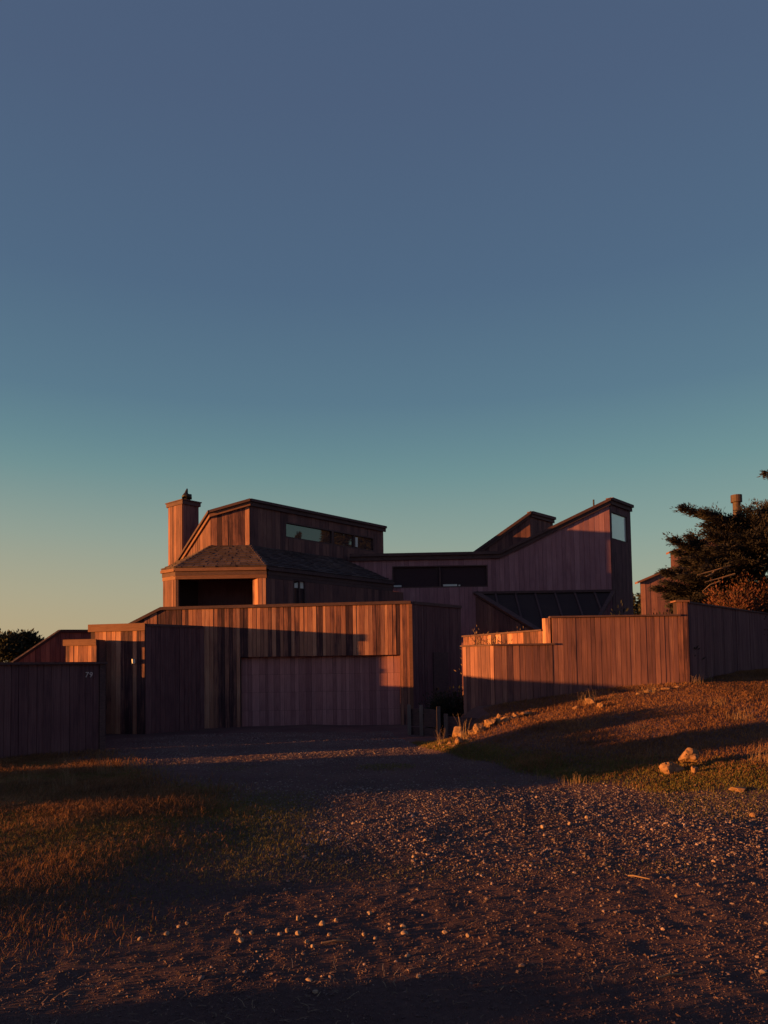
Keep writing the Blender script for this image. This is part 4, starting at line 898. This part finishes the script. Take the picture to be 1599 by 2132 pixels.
# --- bushes made of leaves on twigs
def bush(base, rad, h, n, mat_, label, cat='shrub', name='shrub', group=None, leaf=(.06, .12), lw=.02, seed=1, z=None, upd=.5):
    r = np.random.default_rng(seed); z0 = gz(*base) if z is None else z
    t = empty(name, (base[0], base[1], z0)); tag(t, label, cat, group)
    m = MB(); P, Dv = [], []
    ns = max(8, n // 220)
    for _ in range(ns):
        a = r.uniform(0, 6.28); e = r.uniform(.15, 1) ** .5; tip = Vector((base[0] + math.cos(a) * rad[0] * e, base[1] + math.sin(a) * rad[1] * e, z0 + h * (1 - .55 * e * e) * r.uniform(.7, 1.08))); b = Vector((base[0] + r.normal(0, .1), base[1] + r.normal(0, .1), z0 - .05))
        mid = b.lerp(tip, .5) + Vector((0, 0, h * .12)); m.tube([b, mid, tip], [.022, .014, .005], 5)
        for f in np.clip(r.beta(3, 1.3, n // ns), 0, 1):
            c = b.lerp(mid, f * 2) if f < .5 else mid.lerp(tip, f * 2 - 1); o_ = Vector(r.normal(0, .11 * (1 + rad[0] * .4), 3)) * min(1, .2 + h * .7); P.append(c + o_); Dv.append(o_.normalized() + (tip - b).normalized() * upd + Vector((0, 0, .3)))
    m.build('stems', M['bark'], t)
    leafy('foliage', P, Dv, r.uniform(*leaf, len(P)), r.uniform(.6, 1.2, len(P)) * lw, mat_, t, (base[0], base[1], z0), r); return t
for k, (x, yb, Y, rx, h, n) in enumerate([(1545, 1300, 22.9, 1.0, 2.75, 14000), (1600, 1300, 23.6, 1.4, 3.2, 22000), (1660, 1300, 25, 1.4, 3.2, 6000)]):
    p = at(x, yb, Y); bush((p.x, p.y + .6), (rx, .8), h, n, 'redleaf', ['russet leaved shrub rising above the shaded boundary fence', 'larger russet shrub under the windswept cypress', 'outermost russet shrub behind the boundary fence'][k], seed=30 + k, leaf=(.06, .13), lw=.022)
# succulents and dry plants in the planters behind the stepped fence
for k, (x, Y) in enumerate([(1240, 18.6), (1275, 18.5), (1310, 18.7), (1345, 18.4), (1375, 18.5), (1400, 18.4)]):
    p = at(x, 1280, Y); tz_ = at(x, 1262 + (k % 3) * 3, Y).z; z_ = gz(p.x, p.y)
    bush((p.x, p.y), (.42, .3), tz_ - z_ + .05, 1500, 'darkleaf', 'dark leafy plant just topping the tall fence panel', 'plant', 'planter_plant', 'plants behind the tall fence panel', (.06, .14), .022, 50 + k)
for k, (x, Y) in enumerate([(1000, 18.9), (1012, 18.7), (1024, 18.6)]):
    p = at(x, 1340, Y); tz_ = at(x, 1318, Y).z; z_ = gz(p.x, p.y)
    bush((p.x, p.y), (.26, .25), tz_ - z_ + .12, 3000, 'straw', 'dry brushy plant topping the angled fence panel', 'plant', 'dry_plant', 'dry plants above the angled panel', (.04, .11), .008, 60 + k)
for k, (x, Y) in enumerate([(1050, 19.2), (1080, 19.0)]):
    p = at(x, 1325, Y); tz_ = at(x, 1308, Y).z
    bush((p.x, p.y), (.3, .2), tz_ - gz(p.x, p.y) + .08, 700, 'straw', 'sparse dry plant behind the planter wall', 'plant', 'dry_plant', 'dry plants behind the planter wall', (.04, .1), .007, 70 + k)
p = at(935, 1490, 18.9); bush((p.x, p.y), (.55, .4), .95, 3500, 'darkleaf', 'dark shaded shrub between the garage side and the angled fence', seed=81, leaf=(.05, .1))
p = at(905, 1490, 19.8); bush((p.x, p.y), (.4, .4), .6, 2000, 'darkleaf', 'low dark shrub before the garage side door', seed=82, leaf=(.05, .1))

# --- far tree at the left, far wood at the right
def round_tree(px, Y, wpx, ytop, ybot, label, seed, n=9000):
    r = np.random.default_rng(seed); b = at(px, 1400, Y); z0 = gz(b.x, Y); s_ = Y / FPX; t = empty('round_tree', (b.x, Y, z0)); tag(t, label, 'tree')
    zt = at(px, ytop, Y).z; zb = at(px, ybot, Y).z; m = MB(); m.tube([(b.x, Y, z0), (b.x + .2, Y, (z0 + zb) / 2 + .5), (b.x, Y, (zb + zt) / 2)], [.4, .32, .15], 8); m.build('trunk', M['bark'], t, True)
    P = []; Dv = []
    cl_ = []
    for _ in range(60):
        v = r.normal(size=3); v /= np.linalg.norm(v); f = r.uniform(.3, 1) ** .4; cl_.append(np.array([b.x + v[0] * f * wpx * s_ / 2, Y + v[1] * f * wpx * s_ / 2, (zt + zb) / 2 + v[2] * f * (zt - zb) / 2 * (1 if v[2] > 0 else .7)]))
    for c in cl_:
        o = r.normal(0, .38, (n // 60, 3)) * np.array([1, 1, .7]); P += list(c + o); Dv += list(o + np.array([0, 0, .2]))
    leafy('crown', P, Dv, r.uniform(.15, .4, len(P)), r.uniform(.05, .1, len(P)), 'darkleaf', t, (b.x, Y, z0), r)
round_tree(28, 62, 92, 1325, 1385, 'distant round dark tree beyond the gallery roof', 91)
P, Dv, L1 = [], [], []
r = np.random.default_rng(95)
for k in range(46):
    x = at(1225 + k * 8 + r.uniform(-4, 4), 1300, 118).x; Y = 118 + r.uniform(-4, 8); ht = at(1325, 1240 + r.uniform(-6, 22), Y).z
    for _ in range(260):
        f = r.uniform(0, 1); a = r.uniform(0, 6.28); w_ = 1.9 * (1 - f) + .1; P.append((x + math.cos(a) * w_ * r.uniform(.3, 1), Y + math.sin(a) * w_ * r.uniform(.3, 1), ht * f)); Dv.append((math.cos(a), math.sin(a), -.15)); L1.append(r.uniform(.5, 1.2))
L1 = np.array(L1); tag(leafy('far_wood', P, Dv, L1, L1 * .3, 'darkleaf', None, (0, 0, 0), r), 'distant conifer wood along the skyline', 'wood', kind='stuff')

# --- neighbour's house
YN = 44
nh0 = at(1336, 1275, YN); nh = empty('neighbour_house', (nh0.x, YN, 0)); tag(nh, 'pale sunlit plank house half hidden behind the cypress', 'house')
np0 = (nh0.x, YN)
pr = prof_on(np0, A, [(1336, 1212), (1470, 1155)]); pr[0] = (0, pr[0][1])
plank_wall(nh, 'wall', np0, A, pr[-1][0], -.2, pr, w=.33, mat_='wood2')
capline(nh, 'roof_edge', np0, A, [(pr[0][0] - .25, pr[0][1] + .02), (pr[1][0], pr[1][1] + .15)], .12, .2, 'fascia', inn=.3)
def slant_roof(x0, y0, e_, a_, b_, t):
    m = MB(); ox, oy = B[0] * t, B[1] * t
    m.hexa([(x0, y0, a_ - .1), (x0 + e_, y0, b_ - .1), (x0 + e_ + ox, y0 + oy, b_ - .1), (x0 + ox, y0 + oy, a_ - .1), (x0, y0, a_), (x0 + e_, y0, b_), (x0 + e_ + ox, y0 + oy, b_), (x0 + ox, y0 + oy, a_)])
    return m
m = slant_roof(np0[0], YN + .13, pr[-1][0], pr[0][1], pr[1][1], 5)
m.build('roof', M['shingle'], nh)
u0 = at(1399, 1200, YN + 1.5); up0 = (u0.x, YN + 1.5); upr = prof_on(up0, A, [(1399, 1150), (1520, 1105)]); upr[0] = (0, upr[0][1])
plank_wall(nh, 'upper_wall', up0, A, upr[-1][0], 2, upr, w=.33, mat_='wood2')
capline(nh, 'roof_edge', up0, A, [(upr[0][0] - .2, upr[0][1] + .02), (upr[1][0], upr[1][1] + .15)], .12, .2, 'fascia', inn=.3)
b_ = upr[1][1]; slant_roof(up0[0], YN + 1.63, upr[-1][0], upr[0][1], b_, 4).build('roof', M['shingle'], nh)
# flue of the neighbour's house
fx = at(1534, 1060, YN + 3); zt_ = at(1534, 1031, YN + 3).z; zm_ = at(1534, 1046, YN + 3).z
m = MB(); m.tube([(fx.x, YN + 3, b_ - 1.2), (fx.x, YN + 3, zm_ + .02)], [.235, .235], 16); m.tube([(fx.x, YN + 3, zm_), (fx.x, YN + 3, zt_)], [.34, .34], 16); m.build('flue_pipe', M['rust'], nh)

# ------------------------------------------------------------------ unseen shrubs added up-sun beyond the frame to cast shade across the drive
def shade_shrub(x, y, rx, ry, h, seed, n=7000, label='dense coastal shrub on the open verge up-sun of the drive'):
    low = h < .6
    bush((x, y), (rx, ry), h, n, 'darkleaf', 'low clump of coastal scrub at the verge up-sun of the dirt' if low else label, 'shrub', 'coastal_shrub', 'low scrub clumps beyond the verge' if low else 'coastal shrubs beyond the verge', (.03, .07) if low else (.12, .26), .02 if low else .07, seed)
for k, (x, y, rx, ry, h) in enumerate([(-14.0, 8.6, 1.0, .55, 1.25), (-14.5, 9.7, 1.0, .4, 1.75), (-14.2, 7.5, .9, .45, 1.8), (-5.6, 4.75, .5, .25, .12), (-4.4, 2.75, .6, .35, .17), (-4.7, 2.0, .6, .4, .26), (-4.6, 1.1, .8, .5, .30), (-4.4, .1, .8, .5, .32), (-8.5, 12.9, .6, .7, .17)]):
    shade_shrub(x, y, rx, ry, h, 120 + k)

# ------------------------------------------------------------------ woods to the right and behind the camera, seen only as reflections in the windows
def conifer(x, y, h, w_, seed, proto={}):
    k = seed % 3
    z0 = gz(x, y)
    t = empty('pine_tree', (x, y, z0)); tag(t, 'tall dark pine standing in the wood across the road', 'tree', 'pines across the road')
    if k not in proto:
        r = np.random.default_rng(300 + k); m = MB(); m.tube([(0, 0, -.2), (0, 0, 5), (0, 0, 9.8)], [.22, .13, .02], 7); P = []; Dv = []
        for _ in range(150):
            f = r.uniform(.12, 1); a = r.uniform(0, 6.28); L_ = (1.9 * (1 - f) + .15) * r.uniform(.6, 1.1); d = np.array([math.cos(a), math.sin(a), r.uniform(-.2, .15)])
            for q in r.uniform(.1, 1, 34): P.append(np.array([0, 0, 10 * f]) + d * L_ * q + r.normal(0, .1, 3)); Dv.append(d + r.normal(0, .5, 3))
        n = len(P); V, F = leaf_tris(np.array(P), np.array(Dv), r.uniform(.25, .55, n), r.uniform(.06, .12, n), r)
        a = tri_mesh('crown', V, F, M['darkleaf']); b = m.build('trunk', M['bark'], None, origin=(0, 0, 0)); proto[k] = (a.data, b.data)
        bpy.data.objects.remove(a); bpy.data.objects.remove(b)
    for nm, me in zip(('crown', 'trunk'), proto[k]):
        o = bpy.data.objects.new(nm, me); link(o, t, (x, y, z0)); o.scale = (w_, w_, h / 10); o.rotation_euler.z = seed
rr_ = np.random.default_rng(400)
for k in range(44): conifer(-24 + (k % 22) * 2.3 + rr_.uniform(-.6, .6) + (k // 22) * 1.1, -34 - (k // 22) * 3 + rr_.uniform(-1, 1), rr_.uniform(15, 18), rr_.uniform(1.6, 2.2), k)
for k, (y, h, w_) in enumerate([(14, 9, 1.3), (18, 8, 1.3), (22, 9, 1.2), (25.5, 8, 1.2), (28, 9.5, 1.1), (30.6, 14.3, .8), (32.4, 11.5, 1.0), (33.8, 15, 1.3), (35.5, 17, 1.5), (37.5, 17, 1.5), (39.5, 16.5, 1.6), (42, 16, 1.5), (45, 15, 1.5)]): conifer(44 + rr_.uniform(-.5, .5), y, h, w_, k + 60)
